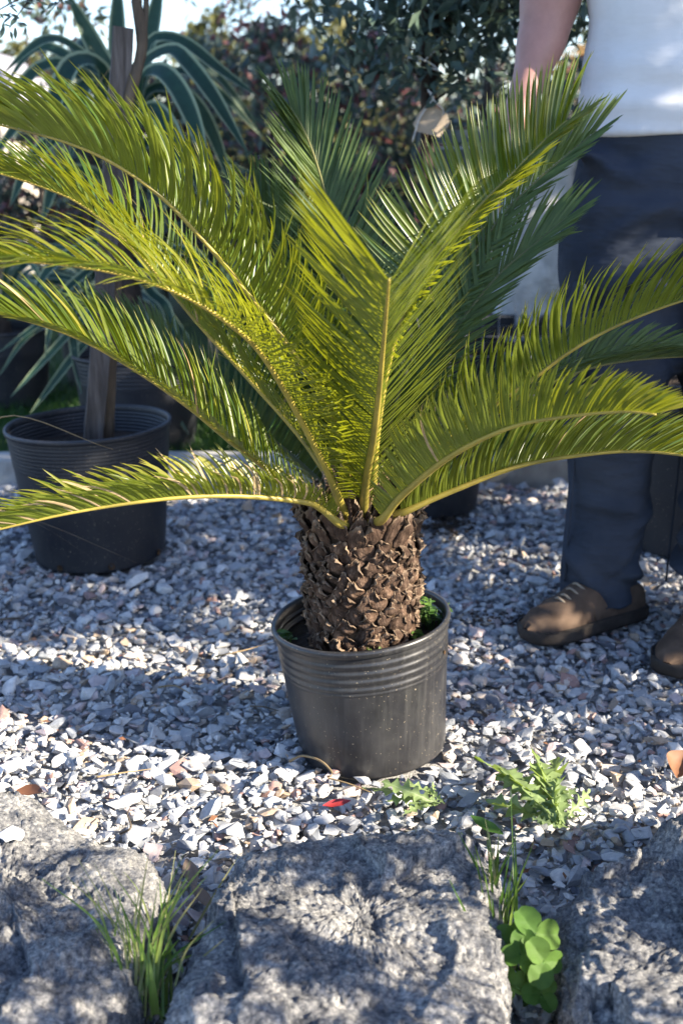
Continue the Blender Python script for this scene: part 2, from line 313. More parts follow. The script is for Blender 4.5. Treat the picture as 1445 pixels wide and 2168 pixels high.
# ------------------------------------------------------------------ gravel
def inpoly(p, poly):
    c = False; j = len(poly)-1
    for i in range(len(poly)):
        a, b = poly[i], poly[j]
        if (a.y > p[1]) != (b.y > p[1]) and p[0] < (b.x-a.x)*(p[1]-a.y)/(b.y-a.y)+a.x: c = not c
        j = i
    return c
variants = []
for i in range(36):
    bm = bmesh.new()
    for _ in range(random.choice((10, 12, 14))):
        v = Vector((random.gauss(0, 1), random.gauss(0, 1), random.gauss(0, 1))).normalized()*random.uniform(.75, 1.05)
        bm.verts.new((v.x*random.uniform(.85, 1.1), v.y*.8, v.z*.55))
    res = bmesh.ops.convex_hull(bm, input=bm.verts[:])
    bmesh.ops.delete(bm, geom=[v for v in bm.verts if not v.link_faces], context='VERTS')
    bmesh.ops.bevel(bm, geom=bm.edges[:], offset=.07, segments=1, affect='EDGES') if i < 12 else None
    bmesh.ops.triangulate(bm, faces=bm.faces[:]); bm.verts.index_update()
    variants.append((np.array([v.co[:] for v in bm.verts]), np.array([[v.index for v in f.verts] for f in bm.faces]))); bm.free()
PC = Vector((.052, 1.725, 0))                       # front pot base centre
LP = G(205, 1193, 0); LP = Vector((LP.x, LP.y+.06, 0)); CP = Vector((.235, 3.04, 0))
PB = [(PC.x, PC.y, .118)]
stones = []
def clump_off(x, y): return .006*noise.noise(Vector((x*5, y*5, 0)))+.004*noise.noise(Vector((x*14, y*14, 3)))
for layer, (cell, zz, prob) in enumerate(((.0195, -.007, 1), (.0225, .0005, 1), (.036, .007, .6))):
    ny = int((KY-.98)/cell)
    for j in range(ny):
        y = .98+j*cell; hw = .31*y+.55
        for i in range(int(-hw/cell), int(hw/cell)+1):
            if random.random() > prob: continue
            x = i*cell+random.uniform(-.6, .6)*cell; yy = min(y+random.uniform(-.6, .6)*cell, KY-.012)
            if math.hypot(x-PC.x, yy-PC.y) < .126: continue
            if math.hypot(x-LP.x, yy-LP.y) < .155 or math.hypot(x-CP.x, yy-CP.y) < .13: continue
            if inpoly((x, yy), r1) or inpoly((x, yy), r2) or inpoly((x, yy), r3): continue
            s = .0116*math.exp(random.gauss(0, .34)); s = min(max(s, .006), .026)
            if layer == 2: s *= 1.22
            stones.append((x, yy, zz+clump_off(x, yy)+random.uniform(-.003, .003), s, random.randrange(36), random.random()))
        # stones leaning on the pot foot
for k in range(70):
    a = random.uniform(0, 2*math.pi); rr = random.uniform(.124, .15)
    stones.append((PC.x+rr*math.cos(a), PC.y+rr*math.sin(a), random.uniform(.006, .017), random.uniform(.008, .015), random.randrange(36), random.random()))
for k in range(9000):
    y = 1.02+2.2*random.random()**1.6; x = random.uniform(-1, 1)*(.31*y+.4)
    if math.hypot(x-PC.x, y-PC.y) < .124 or inpoly((x, y), r1) or inpoly((x, y), r2) or inpoly((x, y), r3): continue
    stones.append((x, y, .004+clump_off(x, y)+random.uniform(-.006, .006), random.uniform(.0022, .0055), random.randrange(12, 36), random.random()))
def visible_rank(s):
    px, py, f = pix(s[:3])
    if not (10 < px < 1435 and 1460 < py < 2150) or s[2] < -.001: return 0
    if 600 < px < 960 and py < 1640: return 0
    return s[3]/f
order = sorted(range(len(stones)), key=lambda i: -visible_rank(stones[i]))
indiv = set(order[:300])
AV, AF, AR = [], [], []; nv = 0
for i, (x, y, z, s, vi, rnd) in enumerate(stones):
    v, f = variants[vi]
    e = Euler((random.gauss(0, .33), random.gauss(0, .33), random.uniform(0, 6.28))).to_matrix()
    sc = np.array([s*random.uniform(.9, 1.35), s*random.uniform(.8, 1.1), s*random.uniform(.6, 1.05)])
    w = (v*sc) @ np.array(e).T
    if i in indiv:
        o = add_mesh('stone', w, f, M['stone'], None, False, {'rnd': ('FACE', [rnd]*len(f))}); o.location = (x, y, z); o.parent = bed
        continue
    AV.append(w+np.array([x, y, z])); AF.append(f+nv); AR.append(np.full(len(f), rnd)); nv += len(v)
g = add_mesh('gravel', np.concatenate(AV), np.concatenate(AF), M['stone'], bed, False, {'rnd': ('FACE', np.concatenate(AR))}); g['kind'] = 'stuff'
print('stones', len(stones), 'tris', sum(len(f) for f in AF))

lt = MB()
for k in range(150):
    y = random.uniform(1.3, 3.1); x = random.uniform(-.3*y-.2, .3*y+.2)
    if math.hypot(x-PC.x, y-PC.y) < .14: continue
    a = random.uniform(0, 6.28); d = Vector((math.cos(a), math.sin(a), random.gauss(0, .25))); sd = Vector((-d.y, d.x, random.gauss(0, .4))); L_ = random.uniform(.005, .018); c_ = Vector((x, y, .013+clump_off(x, y)))
    lt.add([c_, c_+d*L_*.5+sd*L_*.22, c_+d*L_, c_+d*L_*.5-sd*L_*.2+Vector((0, 0, .002))], [(0, 1, 3), (1, 2, 3)], None, random.random())
o = lt.build('leaf_litter', M['brown_leaf'], bed, False); o['kind'] = 'stuff'
# ------------------------------------------------------------------ lawn grass
gb = MB()
for k in range(22000):
    x = random.uniform(-1.7, 1.5); y = KY+.11+abs(random.gauss(0, .75)); h = random.uniform(.025, .07); a = random.uniform(0, 6.28)
    d = Vector((math.cos(a), math.sin(a), 0)); l = Vector((random.gauss(0, .5), random.gauss(0, .5), 0))*h; b = Vector((x, y, .018))
    gb.add([b-d*.0025, b+d*.0025, b+l+Vector((0, 0, h))], [(0, 1, 2)], None, random.random())
o = gb.build('grass', M['grass'], None, False); tag(o, 'short green lawn grass behind the concrete kerb', 'grass', kind='stuff')

# ------------------------------------------------------------------ pots
def pot_thing(c, r_top, r_bot, h, tilt, mat, label, ribs, band, soil_z, soil_r=None, group='black plastic nursery pots', segs=72, holes=()):
    t = thing('plant_pot', c, label, 'plant pot', group)
    mtx = Matrix.Translation(c) @ Matrix.Rotation(tilt, 4, 'Y')
    def rad(z): return r_bot+(r_top-r_bot)*(z/h)**.9
    prof = [(.001, .002), (r_bot*.9, .002), (r_bot, .008)]
    zz = np.linspace(.012, h-.012, 120)
    for z in zz:
        r = rad(z)
        if band[0] < z/h < band[1]:
            ph = (z/h-band[0])/(band[1]-band[0])*ribs; r += (.0013 if ribs < 8 else .0011)*(math.sin(2*math.pi*ph)*.8+.4)
        if abs(z/h-band[0]+.02) < .01: r += .001
        prof.append((r, z))
    rt = rad(h); prof += [(rt+.0035, h-.010), (rt+.005, h-.004), (rt+.004, h), (rt-.001, h+.001), (rt-.003, h-.003)]
    for z in np.linspace(h-.012, soil_z-.01, 40):
        r = rad(z)-.003
        if band[0] < z/h < band[1]: r += (.0018 if ribs < 8 else .001)*math.sin(2*math.pi*(z/h-band[0])/(band[1]-band[0])*ribs)
        prof.append((r, z))
    b = MB(); lathe(b, prof, segs, mtx=mtx)
    b.v = [tuple(Vector(v)+(Vector(v)-Vector(c)).normalized()*.0022*noise.noise(Vector(v)*9)) for v in b.v]
    b.build('pot_wall', mat, t)
    sb = MB(); V = []; F = []; n = 48; rr = soil_r or rad(soil_z)-.002; ringn = 14
    for i in range(ringn+1):
        for k in range(n):
            a = 2*math.pi*k/n; r = rr*i/ringn; v = Vector((r*math.cos(a), r*math.sin(a), soil_z)); v.z += .010*noise.fractal(v*30+Vector(c), 1, 2, 3)*(1-.3*i/ringn)
            V.append(mtx @ v)
    for i in range(ringn):
        for k in range(n): F.append((i*n+k, (i+1)*n+k, (i+1)*n+(k+1) % n, i*n+(k+1) % n))
    sb.add(V, F); sb.build('soil', M['soil'], t)
    for a, z, s in holes:
        hb = MB(); rr_ = rad(z)+.0015; ce = Vector((rr_*math.cos(a), rr_*math.sin(a), z)); nn = Vector((math.cos(a), math.sin(a), 0)); tt = Vector((-math.sin(a), math.cos(a), 0))
        V = [mtx @ (ce-nn*.002)]+[mtx @ (ce+nn*.0009+tt*(s*math.cos(q))+Vector((0, 0, s*math.sin(q)))) for q in np.linspace(0, 2*math.pi, 13)[:-1]]
        hb.add(V, [(0, 1+k, 1+(k+1) % 12) for k in range(12)]); hb.build('drain_hole', M['bark_core'], t)
    return t, mtx
TILT = R(-5.5)
pot0, PM = pot_thing(PC, .137, .117, .232, TILT, M['pot'], 'dusty black plastic pot holding the sago palm, nearest the boulders', 4.0, (.70, .93), .196, holes=((R(-22), .180, .004),))
pot1, PM1 = pot_thing(LP, .186, .150, .325, R(-2), M['pot_blue'], 'large ribbed black pot on the gravel at left with a wooden stake in it', 8, (.76, .97), .262, holes=((R(-70), .022, .008), (R(-115), .02, .008), (R(-20), .02, .008)))
CP = Vector((.235, 3.04, 0))
pot2, _ = pot_thing(CP, .155, .125, .27, 0, M['pot_blue'], 'dark pot half hidden behind the palm trunk holding the tagged tree', 6, (.74, .96), .24)
pot3, _ = pot_thing(Vector((.83, 2.75, 0)), .17, .145, .42, 0, M['pot_blue'], 'tall black pot standing behind the legs of the person', 6, (.74, .96), .38)
RP = Vector((-.63, KY+.36, .02))
pot4, _ = pot_thing(RP, .20, .165, .30, 0, M['pot_blue'], 'black pot on the lawn just behind the staked left pot', 6, (.72, .96), .27)
FP1 = Vector((-1.22, 4.25, .02)); FP2 = Vector((-.93, 4.6, .02))
pot5, _ = pot_thing(FP1, .17, .14, .28, 0, M['pot_blue'], 'black pot on the lawn at the left edge of the picture', 6, (.72, .96), .25)
# ------------------------------------------------------------------ sago palm
palm = thing('sago_palm', (PC.x-.02, PC.y, .23), 'green sago palm with spiny trunk and feathery fronds in the front black pot', 'palm')
TB = PM @ Vector((.0, -.004, .180)); TT = Vector((TB.x-.006, TB.y-.004, .418)); TR = .084
def trunk_r(t): return TR*(.90+.12*math.sin(math.pi*min(1, t*1.02))**.8 if t < .97 else .88)
core = MB(); nl = 22; V = []; F = []; nk = 40
for i in range(nl+1):
    t = i/nl; c_ = TB.lerp(TT, t); r = trunk_r(t)*.93*(1 if t < .9 else 1-.35*(t-.9)/.1)
    for k in range(nk):
        a = 2*math.pi*k/nk; v = Vector((math.cos(a)*r, math.sin(a)*r, 0)); v *= 1+.08*noise.noise(v*40+Vector((0, 0, t*9))); V.append(c_+v)
for i in range(nl):
    for k in range(nk): F.append((i*nk+k, i*nk+(k+1) % nk, (i+1)*nk+(k+1) % nk, (i+1)*nk+k))
V.append(TT+Vector((0, 0, .02))); F += [(nl*nk+k, nl*nk+(k+1) % nk, len(V)-1) for k in range(nk)]
core.add(V, F); trunk = core.build('trunk', M['bark_core'], palm)
# woody leaf bases, each a sub-part; a few sculpted meshes shared
def scale_mesh(seed, up):
    rs = random.Random(seed); nu, nv_ = 10, 10; V = []; F = []; A = []
    w0 = .0160*rs.uniform(.85, 1.2); L = (.029 if not up else .050)*rs.uniform(.85, 1.25)
    tipout = rs.uniform(.002, .009) if not up else rs.uniform(-.004, .012); hol = rs.uniform(.004, .010); skew = rs.uniform(-.35, .35); pw = rs.uniform(2.4, 5.0); asym = rs.uniform(-.35, .35)
    jg = [rs.uniform(-.0035, .002) for _ in range(nu+1)]; jo = [rs.uniform(-.003, .004) for _ in range(nu+1)]
    for side in (0, 1):
        for i in range(nv_+1):
            v = i/nv_; wid = w0*(.60+.62*v-.75*v**pw)
            for j in range(nu+1):
                u = j/nu*2-1; ue = u-asym*(1-u*u)*v
                x = ue*wid+skew*.012*v*v; z = v*L-(abs(u)**1.5)*.010*v+jg[j]*v**6
                out = .0065*(1-u*u)*math.sin(math.pi*min(1, .10+v*.8))+tipout*v**2-hol*(1-abs(u)**2.4)*max(0, (v-.42)/.58)**1.2+.0035*abs(u)**3*v+jo[j]*v**5
                q = Vector((x*75, z*75, seed)); out += .0042*noise.fractal(q, .7, 2.2, 4)*(.35+v)
                V.append((x, out-(.0028 if side else 0), z)); A.append(min(1, v**5+.75*max(0, abs(u)-.75)/.25*v**1.5))
    m = nu+1; n = m*(nv_+1)
    for i in range(nv_):
        for j in range(nu):
            a = i*m+j; F.append((a, a+m, a+m+1, a+1)); F.append((n+a, n+a+1, n+a+m+1, n+a+m))
    for j in range(nu): a = nv_*m+j; F.append((a, n+a, n+a+1, a+1))
    for i in range(nv_):
        a = i*m; F.append((a, n+a, n+a+m, a+m)); b = i*m+nu; F.append((b, b+m, n+b+m, n+b))
    me = bpy.data.meshes.new('leaf_base'); me.from_pydata(V, [], F); me.polygons.foreach_set('use_smooth', [True]*len(F)); me.materials.append(M['bark'])
    at = me.attributes.new('edge', 'FLOAT', 'POINT'); at.data.foreach_set('value', A); return me
lower = [scale_mesh(11+i, False) for i in range(9)]; upper = [scale_mesh(31+i, True) for i in range(6)]
GA = math.pi*(3-math.sqrt(5)); NS = 300
for i in range(NS):
    t = .01+.99*(i/NS); a = i*GA; c_ = TB.lerp(TT, t); r = trunk_r(t)
    up_ = t > .82; me = random.choice(upper if up_ else lower)
    o = bpy.data.objects.new('leaf_base', me); COL.objects.link(o); o.parent = trunk
    nrm = Vector((math.cos(a), math.sin(a), 0)); tan = Vector((-math.sin(a), math.cos(a), 0))
    rr_ = r*.955*(1 if t < .93 else 1-.45*(t-.93)/.07)
    lean = random.uniform(-.22, .05) + (.0 if not up_ else random.uniform(-.25, .05))
    zz_ = (Vector((0, 0, 1))+nrm*(-lean)).normalized(); yy_ = (nrm-zz_*nrm.dot(zz_)).normalized(); xx_ = yy_.cross(zz_)
    mt = Matrix((xx_, yy_, zz_)).transposed().to_4x4() @ Matrix.Rotation(random.gauss(0, .26), 4, 'Y') @ Matrix.Rotation(random.gauss(0, .18), 4, 'Z') @ Matrix.Diagonal((random.uniform(.85, 1.15), random.uniform(.8, 1.3), random.uniform(.85, 1.15), 1))
    o.matrix_basis = Matrix.Translation(c_+nrm*rr_-Vector((0, 0, .012))) @ mt
# dry brown bracts and fibres standing in the crown
for i in range(46):
    a = random.uniform(0, 6.28); r = random.uniform(.025, .082); b = TT+Vector((r*math.cos(a), r*math.sin(a), -.012)); h = random.uniform(.03, .075)
    d = Vector((math.cos(a), math.sin(a), 0)); m_ = MB(); pts = catmull([b, b+Vector((0, 0, h*.5))+d*.004, b+Vector((0, 0, h))+d*random.uniform(-.004, .022)+Vector((random.gauss(0, .006), random.gauss(0, .006), 0))], 6)
    tube(m_, pts, lambda t: .0042*(1-t)**.7+.0006, 6, flat=.5); m_.build('dry_bract', M['bark'] if i % 3 else M['dry_leaf'], palm)
LEAF_LEFT = [300]
def frond(path, n=88, L=.15, v0=45, a0=72, a1=24, age=.6, back=False, single=False, roll=0, spread=1, curl=(.30, -.18, -.10), start=.10, w=.0062, dead=0, tipcut=1, r0=.0066, lower=1.0, upper=1.0, vlow=None, label=None, taper=.42, fold=.42):
    pts = [P(*p) for p in path]; ax_in = Vector((TT.x, TT.y, pts[0].z-.035)); pts = catmull([pts[0].lerp(ax_in, .55)]+pts, 90); base = pts[0]
    cen = Vector((TT.x, TT.y, 0)); end = pts[-1]; outv = Vector((end.x-cen.x, end.y-cen.y, 0))
    outv = outv.normalized() if outv.length > 1e-4 else Vector((0, -1, 0))
    fr = MB(); rad = lambda t: (r0*(1-.78*t)+.0035*max(0, .16-t)/.16) 
    tube(fr, pts, rad, 8, flat=.85)
    f = fr.build('frond', M['rachis_back' if back else 'rachis'], palm)
    if label: f['label'] = label
    n = int(n*1.38); w *= .72; L *= .91; age -= .07; mat = M['leaflet_back' if back else 'leaflet']; allmb = MB(); N = len(pts)
    for i in range(n):
        for sgn in (-1, 1):
            t = start+(1-start)*(i+random.uniform(-.15, .15)+(.5 if sgn > 0 else 0))/n; t = min(max(t, start), .998)
            k = t*(N-1); k0 = min(int(k), N-2); p = pts[k0].lerp(pts[k0+1], k-k0)
            T = (pts[min(k0+2, N-1)]-pts[max(k0-1, 0)]).normalized()
            nn = Vector((0, 0, 1))-outv*.35; nn = (nn-T*nn.dot(T)).normalized(); s = T.cross(nn)
            if roll:
                q = Matrix.Rotation(roll, 3, T); nn = q @ nn; s = q @ s
            u = (t-start)/(1-start)
            env = min(1, .32+2.6*u)*(1 if u < .72 else 1-taper*((u-.72)/.28)**1.6)
            scl = upper if sgn > 0 else lower
            ln = L*env*scl*random.uniform(.93, 1.07)
            if ln < .006: continue
            a = R(a0+(a1-a0)*u**1.9+random.gauss(0, 2.2)); v = R((v0 if (sgn > 0 or vlow is None) else vlow)+random.gauss(0, 3.5))
            wing = s*(sgn*math.cos(v))+nn*math.sin(v)
            d0 = T*math.cos(a)+wing*math.sin(a)
            adax = nn*math.cos(v)-s*(sgn*math.sin(v))
            cv = T*(curl[0]*random.uniform(.5, 1.4))+nn*(curl[1]*random.uniform(.3, 1.7))+Vector((0, 0, curl[2]*random.uniform(.3, 1.8)))
            isdead = random.random() < dead+.003
            if isdead: cv += Vector((random.gauss(0, .3), random.gauss(0, .3), random.gauss(0, .3)))
            rare = random.random() < .03
            if rare: cv += Vector((random.gauss(0, .45), random.gauss(0, .3), random.gauss(0, .45)))
            V = []; A = []; F = []; q = p+wing*.002; ns = 6; tw = random.gauss(.30, .14)*sgn; rndw = w*random.uniform(.85, 1.12)
            for j in range(ns+1):
                uu = j/ns; d = (d0+cv*uu**1.7).normalized()
                if j: q = q+d*(ln/ns)
                wv = (T-d*T.dot(d)); wv = wv.normalized() if wv.length > 1e-3 else s
                nl_ = d.cross(wv); nl_ = nl_ if nl_.dot(adax) > 0 else -nl_
                wv = (wv*math.cos(tw)+nl_*math.sin(tw)).normalized()
                hw = rndw*.5*(.62, 1, 1.03, 1.0, .88, .60, .04)[j]
                V += [q-wv*hw, q-nl_*hw*fold, q+wv*hw]; A += [uu*.92+(.08 if uu > .95 else 0)]*3
            flip = (V[2]-V[0]).cross(V[3]-V[0]).dot(adax) > 0
            for j in range(ns):
                for e in (0, 1):
                    b = j*3+e; F.append((b, b+1, b+4, b+3) if flip else (b+1, b, b+3, b+4))
            rnd = min(1, max(0, age+random.gauss(0, .2)))
            use = M['dry_leaf'] if isdead else mat
            if single and LEAF_LEFT[0] > 0:
                LEAF_LEFT[0] -= 1
                m_ = MB(); m_.add(V, F, A, rnd); m_.build('leaflet', use, f)
            elif isdead:
                m_ = MB(); m_.add(V, F, A, rnd); m_.build('dry_leaflet', use, f)
            else: allmb.add(V, F, A, rnd)
    if allmb.v: o = allmb.build('leaflets', mat, f); o['kind'] = 'stuff'
    return f
# front centre, tip towards the camera (drawn first: its leaflets are single objects)
frond([(768, 1085, 1.665), (776, 1010, 1.62), (790, 930, 1.555), (800, 850, 1.49), (810, 740, 1.40), (817, 660, 1.325), (823, 592, 1.245)], 74, .165, 42, 74, 50, .55, single=True, start=.10, curl=(.16, -.04, -.02), w=.0068, taper=-.08)
# front left long arching
frond([(728, 1085, 1.66), (700, 1015, 1.62), (650, 915, 1.57), (595, 815, 1.52), (545, 740, 1.48), (480, 682, 1.44), (390, 627, 1.41), (270, 584, 1.38), (130, 560, 1.36), (-60, 548, 1.35)], 100, .145, 55, 74, 30, .68, single=True, curl=(.60, -.46, -.12), vlow=8, w=.0062)
# upper right, broad comb
frond([(785, 1070, 1.69), (800, 900, 1.68), (835, 720, 1.67), (915, 560, 1.67), (1010, 442, 1.68), (1080, 372, 1.69), (1145, 305, 1.70), (1200, 255, 1.71)], 104, .136, 40, 92, 34, .45, single=True, start=.16, curl=(.10, -.04, 0), w=.0078, roll=R(44), taper=.2, upper=.62)
# upper left
frond([(745, 1070, 1.71), (700, 880, 1.70), (605, 725, 1.68), (505, 598, 1.66), (440, 520, 1.64), (350, 425, 1.62), (250, 352, 1.60), (135, 300, 1.59), (-50, 252, 1.58)], 112, .165, 58, 74, 30, .38, curl=(.60, -.38, -.14), w=.0064)
# left, behind, in between
frond([(735, 1070, 1.74), (640, 930, 1.78), (525, 800, 1.82), (420, 685, 1.84), (300, 545, 1.85), (185, 442, 1.86), (90, 396, 1.86), (-60, 350, 1.86)], 104, .16, 42, 70, 30, .25, curl=(.35, -.3, -.1))
# left lower
frond([(690, 1085, 1.69), (600, 1018, 1.66), (500, 944, 1.63), (400, 862, 1.60), (300, 792, 1.58), (200, 733, 1.57), (100, 692, 1.56), (-60, 650, 1.55)], 104, .125, 50, 66, 22, .42, curl=(.3, -.15, -.02), vlow=15, lower=.5, dead=.010)
# left lowest, nearly horizontal
frond([(718, 1108, 1.62), (680, 1078, 1.60), (640, 1062, 1.57), (500, 1050, 1.52), (350, 1056, 1.48), (150, 1086, 1.45), (-60, 1135, 1.43)], 98, .085, 66, 74, 30, .9, start=.13, curl=(.60, -.30, -.06), dead=.12, w=.0052, vlow=54)
# back centre-left
frond([(760, 1050, 1.76), (748, 820, 1.84), (732, 620, 1.93), (705, 480, 1.99), (676, 365, 2.04), (645, 280, 2.07), (612, 222, 2.09)], 112, .168, 28, 62, 14, .3, back=True, curl=(.16, -.05, 0), w=.0072, roll=R(-14))
# back left
frond([(742, 1050, 1.76), (700, 830, 1.86), (645, 650, 1.95), (600, 540, 2.0), (565, 460, 2.03), (540, 410, 2.05)], 96, .16, 30, 66, 18, .3, back=True, curl=(.2, -.1, -.05), w=.0075)
# back right upper
frond([(790, 1050, 1.76), (850, 810, 1.84), (930, 650, 1.92), (1000, 545, 1.96), (1065, 452, 1.99), (1130, 388, 2.01), (1200, 328, 2.02), (1262, 278, 2.03)], 92, .155, 36, 66, 14, .5, upper=.6, back=True, curl=(.12, -.05, 0), w=.007, roll=R(38))
# back right lower
frond([(800, 1060, 1.76), (875, 850, 1.82), (960, 705, 1.87), (1050, 588, 1.91), (1140, 510, 1.93), (1200, 460, 1.94)], 84, .165, 20, 64, 12, .5, upper=.7, back=True, curl=(.15, -.1, -.04), w=.007, roll=R(12))
# right, arching
frond([(830, 1060, 1.70), (905, 960, 1.71), (1000, 885, 1.71), (1110, 815, 1.70), (1200, 748, 1.69), (1300, 692, 1.68), (1440, 638, 1.66), (1560, 615, 1.65)], 98, .150, 62, 80, 36, .40, curl=(.50, -.25, -.06), vlow=12, w=.0066)
# right middle, towards the camera
frond([(808, 1100, 1.62), (855, 1045, 1.575), (955, 965, 1.50), (1080, 905, 1.44), (1200, 882, 1.395), (1320, 872, 1.355), (1388, 878, 1.335)], 100, .092, 66, 86, 34, .66, curl=(.22, -.10, 0), w=.0056, vlow=42, start=.12)
# right low
frond([(850, 1085, 1.65), (950, 1042, 1.64), (1100, 986, 1.62), (1250, 961, 1.60), (1350, 956, 1.585), (1450, 965, 1.57), (1560, 990, 1.56)], 100, .115, 62, 66, 30, .40, curl=(.4, -.12, -.02), w=.0054, vlow=40)
# right back
frond([(820, 1060, 1.76), (960, 930, 1.83), (1100, 840, 1.88), (1230, 785, 1.90), (1340, 762, 1.91), (1500, 752, 1.91)], 96, .13, 40, 68, 26, .5, back=True, curl=(.35, -.25, -.08), w=.007)
# left back low
frond([(715, 1060, 1.75), (610, 960, 1.85), (500, 875, 1.93), (400, 795, 1.98), (300, 712, 2.02), (190, 640, 2.05)], 90, .12, 25, 66, 26, .3, back=True, curl=(.3, -.2, -.08), w=.007)
# pale dry strip lying in the crown
m_ = MB(); pts = catmull([P(800, 1010, 1.70), P(835, 985, 1.70), P(872, 966, 1.71)], 8); tube(m_, pts, lambda t: .0065*(1-.6*t), 6, flat=.25); m_.build('dry_strip', M['dry_leaf'], palm)

# ------------------------------------------------------------------ leaves made of an outline (weeds, clover, fallen leaves)
def blade_leaf(name, mat, parent, base, d, n, L, outline, cup=.2, bend=0, fa=.5, wave=0):
    """outline(u) -> half width as a share of L on both sides (pair)"""
    d = Vector(d).normalized(); n = Vector(n); n = (n-d*n.dot(d)).normalized(); s = d.cross(n); V = []; A = []; F = []; k = 26; q = Vector(base)
    for i in range(k+1):
        u = i/k; th = bend*u; dd = d*math.cos(th)+n*math.sin(th); n2 = n*math.cos(th)-d*math.sin(th)
        if i: q = q+dd*(L/k)
        wl, wr = outline(u); wl *= L; wr *= L; wz = wave*L*math.sin(u*17+fa*9)
        V += [q+s*wl+n2*(cup*wl+wz), q+s*wl*.5+n2*(cup*wl*.3), q, q-s*wr*.5+n2*(cup*wr*.3), q-s*wr+n2*(cup*wr-wz)]; A += [1, .5, 0, .5, 1]
    for i in range(k):
        for j in range(4): b = i*5+j; F.append((b, b+1, b+6, b+5))
    m_ = MB(); m_.add(V, F, A, fa); return m_.build(name, mat, parent)
def dandelion(seed):
    r_ = random.Random(seed); lob = r_.uniform(4.5, 6.5); ph = r_.uniform(0, 1)
    def o(u):
        env = .022+.185*math.sin(math.pi*min(1, u*.97+.03))**.8*(.45+.75*u)
        def side(p):
            x = (u*lob+p) % 1.0; tooth = (x if x < .78 else (1-x)/.22*.78)/.78
            return env*(.13+1.0*tooth**1.7)*(1 if u < .93 else (1-u)/.07)+.002
        return side(ph), side(ph+.18)
    return o
def weed(loc, label, specs):
    t = thing('dandelion_weed', loc, label, 'weed', 'uprooted dandelion leaves lying on the gravel')
    specs = specs+[(random.choice(specs)[0]+random.gauss(0, 10), specs[0][1]+random.gauss(0, 8), random.choice(specs)[2]+random.gauss(0, 22), random.choice(specs)[3]+random.gauss(0, 14), random.uniform(.7, 1), random.uniform(-.9, -.1), .02, random.uniform(.01, .07)) for _ in range(len(specs))]
    for i, (bx, by, tx, ty, L, bend, z0, z1) in enumerate(specs):
        z0 += .014; z1 += .016; b = G(bx, by, z0); e = G(tx, ty, z1); d = e-b
        blade_leaf('leaf', M['weed'], t, b, d+Vector((0, 0, d.length*max(0, -bend)*.5)), (random.gauss(0, .8), random.gauss(-.3, .6), 1), d.length*L, dandelion(i*7+bx), random.uniform(-.1, .5), bend, random.random(), .015)
weed(G(870, 1690, .01), 'small wilted dandelion leaves lying at the foot of the front pot', [(925, 1700, 775, 1665, 1.05, -.3, .018, .035), (925, 1695, 815, 1700, 1.0, -.5, .02, .02), (930, 1690, 850, 1655, 1.0, -.4, .015, .035), (920, 1700, 870, 1718, 1.1, -.5, .02, .015), (915, 1690, 920, 1655, 1, -.3, .02, .03)])
weed(G(1150, 1690, .01), 'big wilted dandelion rosette lying on the sunlit gravel at right', [(1190, 1740, 1020, 1600, 1.0, -.3, .02, .05), (1180, 1745, 1060, 1625, 1.05, -.4, .025, .06), (1195, 1745, 1130, 1610, 1.0, -.3, .03, .05), (1190, 1735, 1265, 1690, 1.05, -.5, .02, .03), (1185, 1740, 1240, 1725, 1.05, -.2, .025, .03), (1180, 1750, 1120, 1735, 1.0, -.4, .03, .03), (1175, 1735, 1160, 1640, .95, -.4, .03, .055), (1170, 1745, 1020, 1690, .85, -.3, .02, .03), (1185, 1745, 1200, 1650, .9, -.6, .025, .04), (1150, 1700, 1010, 1640, .8, -.3, .02, .04), (1170, 1700, 1100, 1600, .8, -.5, .03, .05)])
# clover
cl = thing('clover', G(1110, 2090, .03), 'bright green round-leaved clover growing between middle and right boulders', 'clover')
def obov(u): w = .52*math.sin(math.pi*min(1, u**.85*.96))**.75*(.55+.6*u)+.004; return w, w
def heart(parent, base, d, n, L, cup, fa):
    d = Vector(d).normalized(); n = Vector(n); n = (n-d*n.dot(d)).normalized(); s_ = d.cross(n); V = []; A = []; F = []; c = .50; K = 40; RR = (.0, .35, .62, .84, 1.0)
    for ri, q in enumerate(RR):
        for k in range(K):
            t = 2*math.pi*k/K-math.pi; r = .5*(1-.16*math.exp(-(t/.22)**2))*(1+.05*math.cos(2*t)+.012*math.sin(9*t+fa*20)); r *= (1-.10*abs(t)/math.pi)
            x, y = q*r*math.sin(t)*1.10, c+q*r*math.cos(t)
            V.append(Vector(base)+d*(y*L)+s_*(x*L)+n*(L*(cup*abs(x)**1.2-.35*cup*y*y+.012*math.sin(y*13+x*7)))); A.append(min(1, abs(q)*.9))
    for ri in range(4):
        for k in range(K): F.append((ri*K+k, ri*K+(k+1) % K, (ri+1)*K+(k+1) % K, (ri+1)*K+k))
    m_ = MB(); m_.add(V, F, A, fa); m_.build('leaflet', M['clover'], parent)
def clover_leaf(cx, cy, Y, size, axis, tilt, root):
    c = P(cx, cy, Y); m_ = MB(); rt = P(*root); tube(m_, catmull([rt, rt.lerp(c, .55)+Vector((random.gauss(0, .006), -.01, .012)), c], 8), .0011, 6); m_.build('stem', M['seedling'], cl)
    n = Vector(tilt).normalized(); e1 = n.cross(Vector((0, 1, .2))).normalized(); e2 = n.cross(e1)
    for k in range(3):
        a = R(axis+120*k+random.uniform(-9, 9)); heart(cl, c, e1*math.cos(a)+e2*math.sin(a)+n*random.uniform(-.05, .25), n+Vector((random.gauss(0, .16), random.gauss(0, .16), random.gauss(0, .16))), size*random.uniform(.72, 1.0), random.uniform(.25, .65), random.random())
rt = (1108, 2130, 1.09)
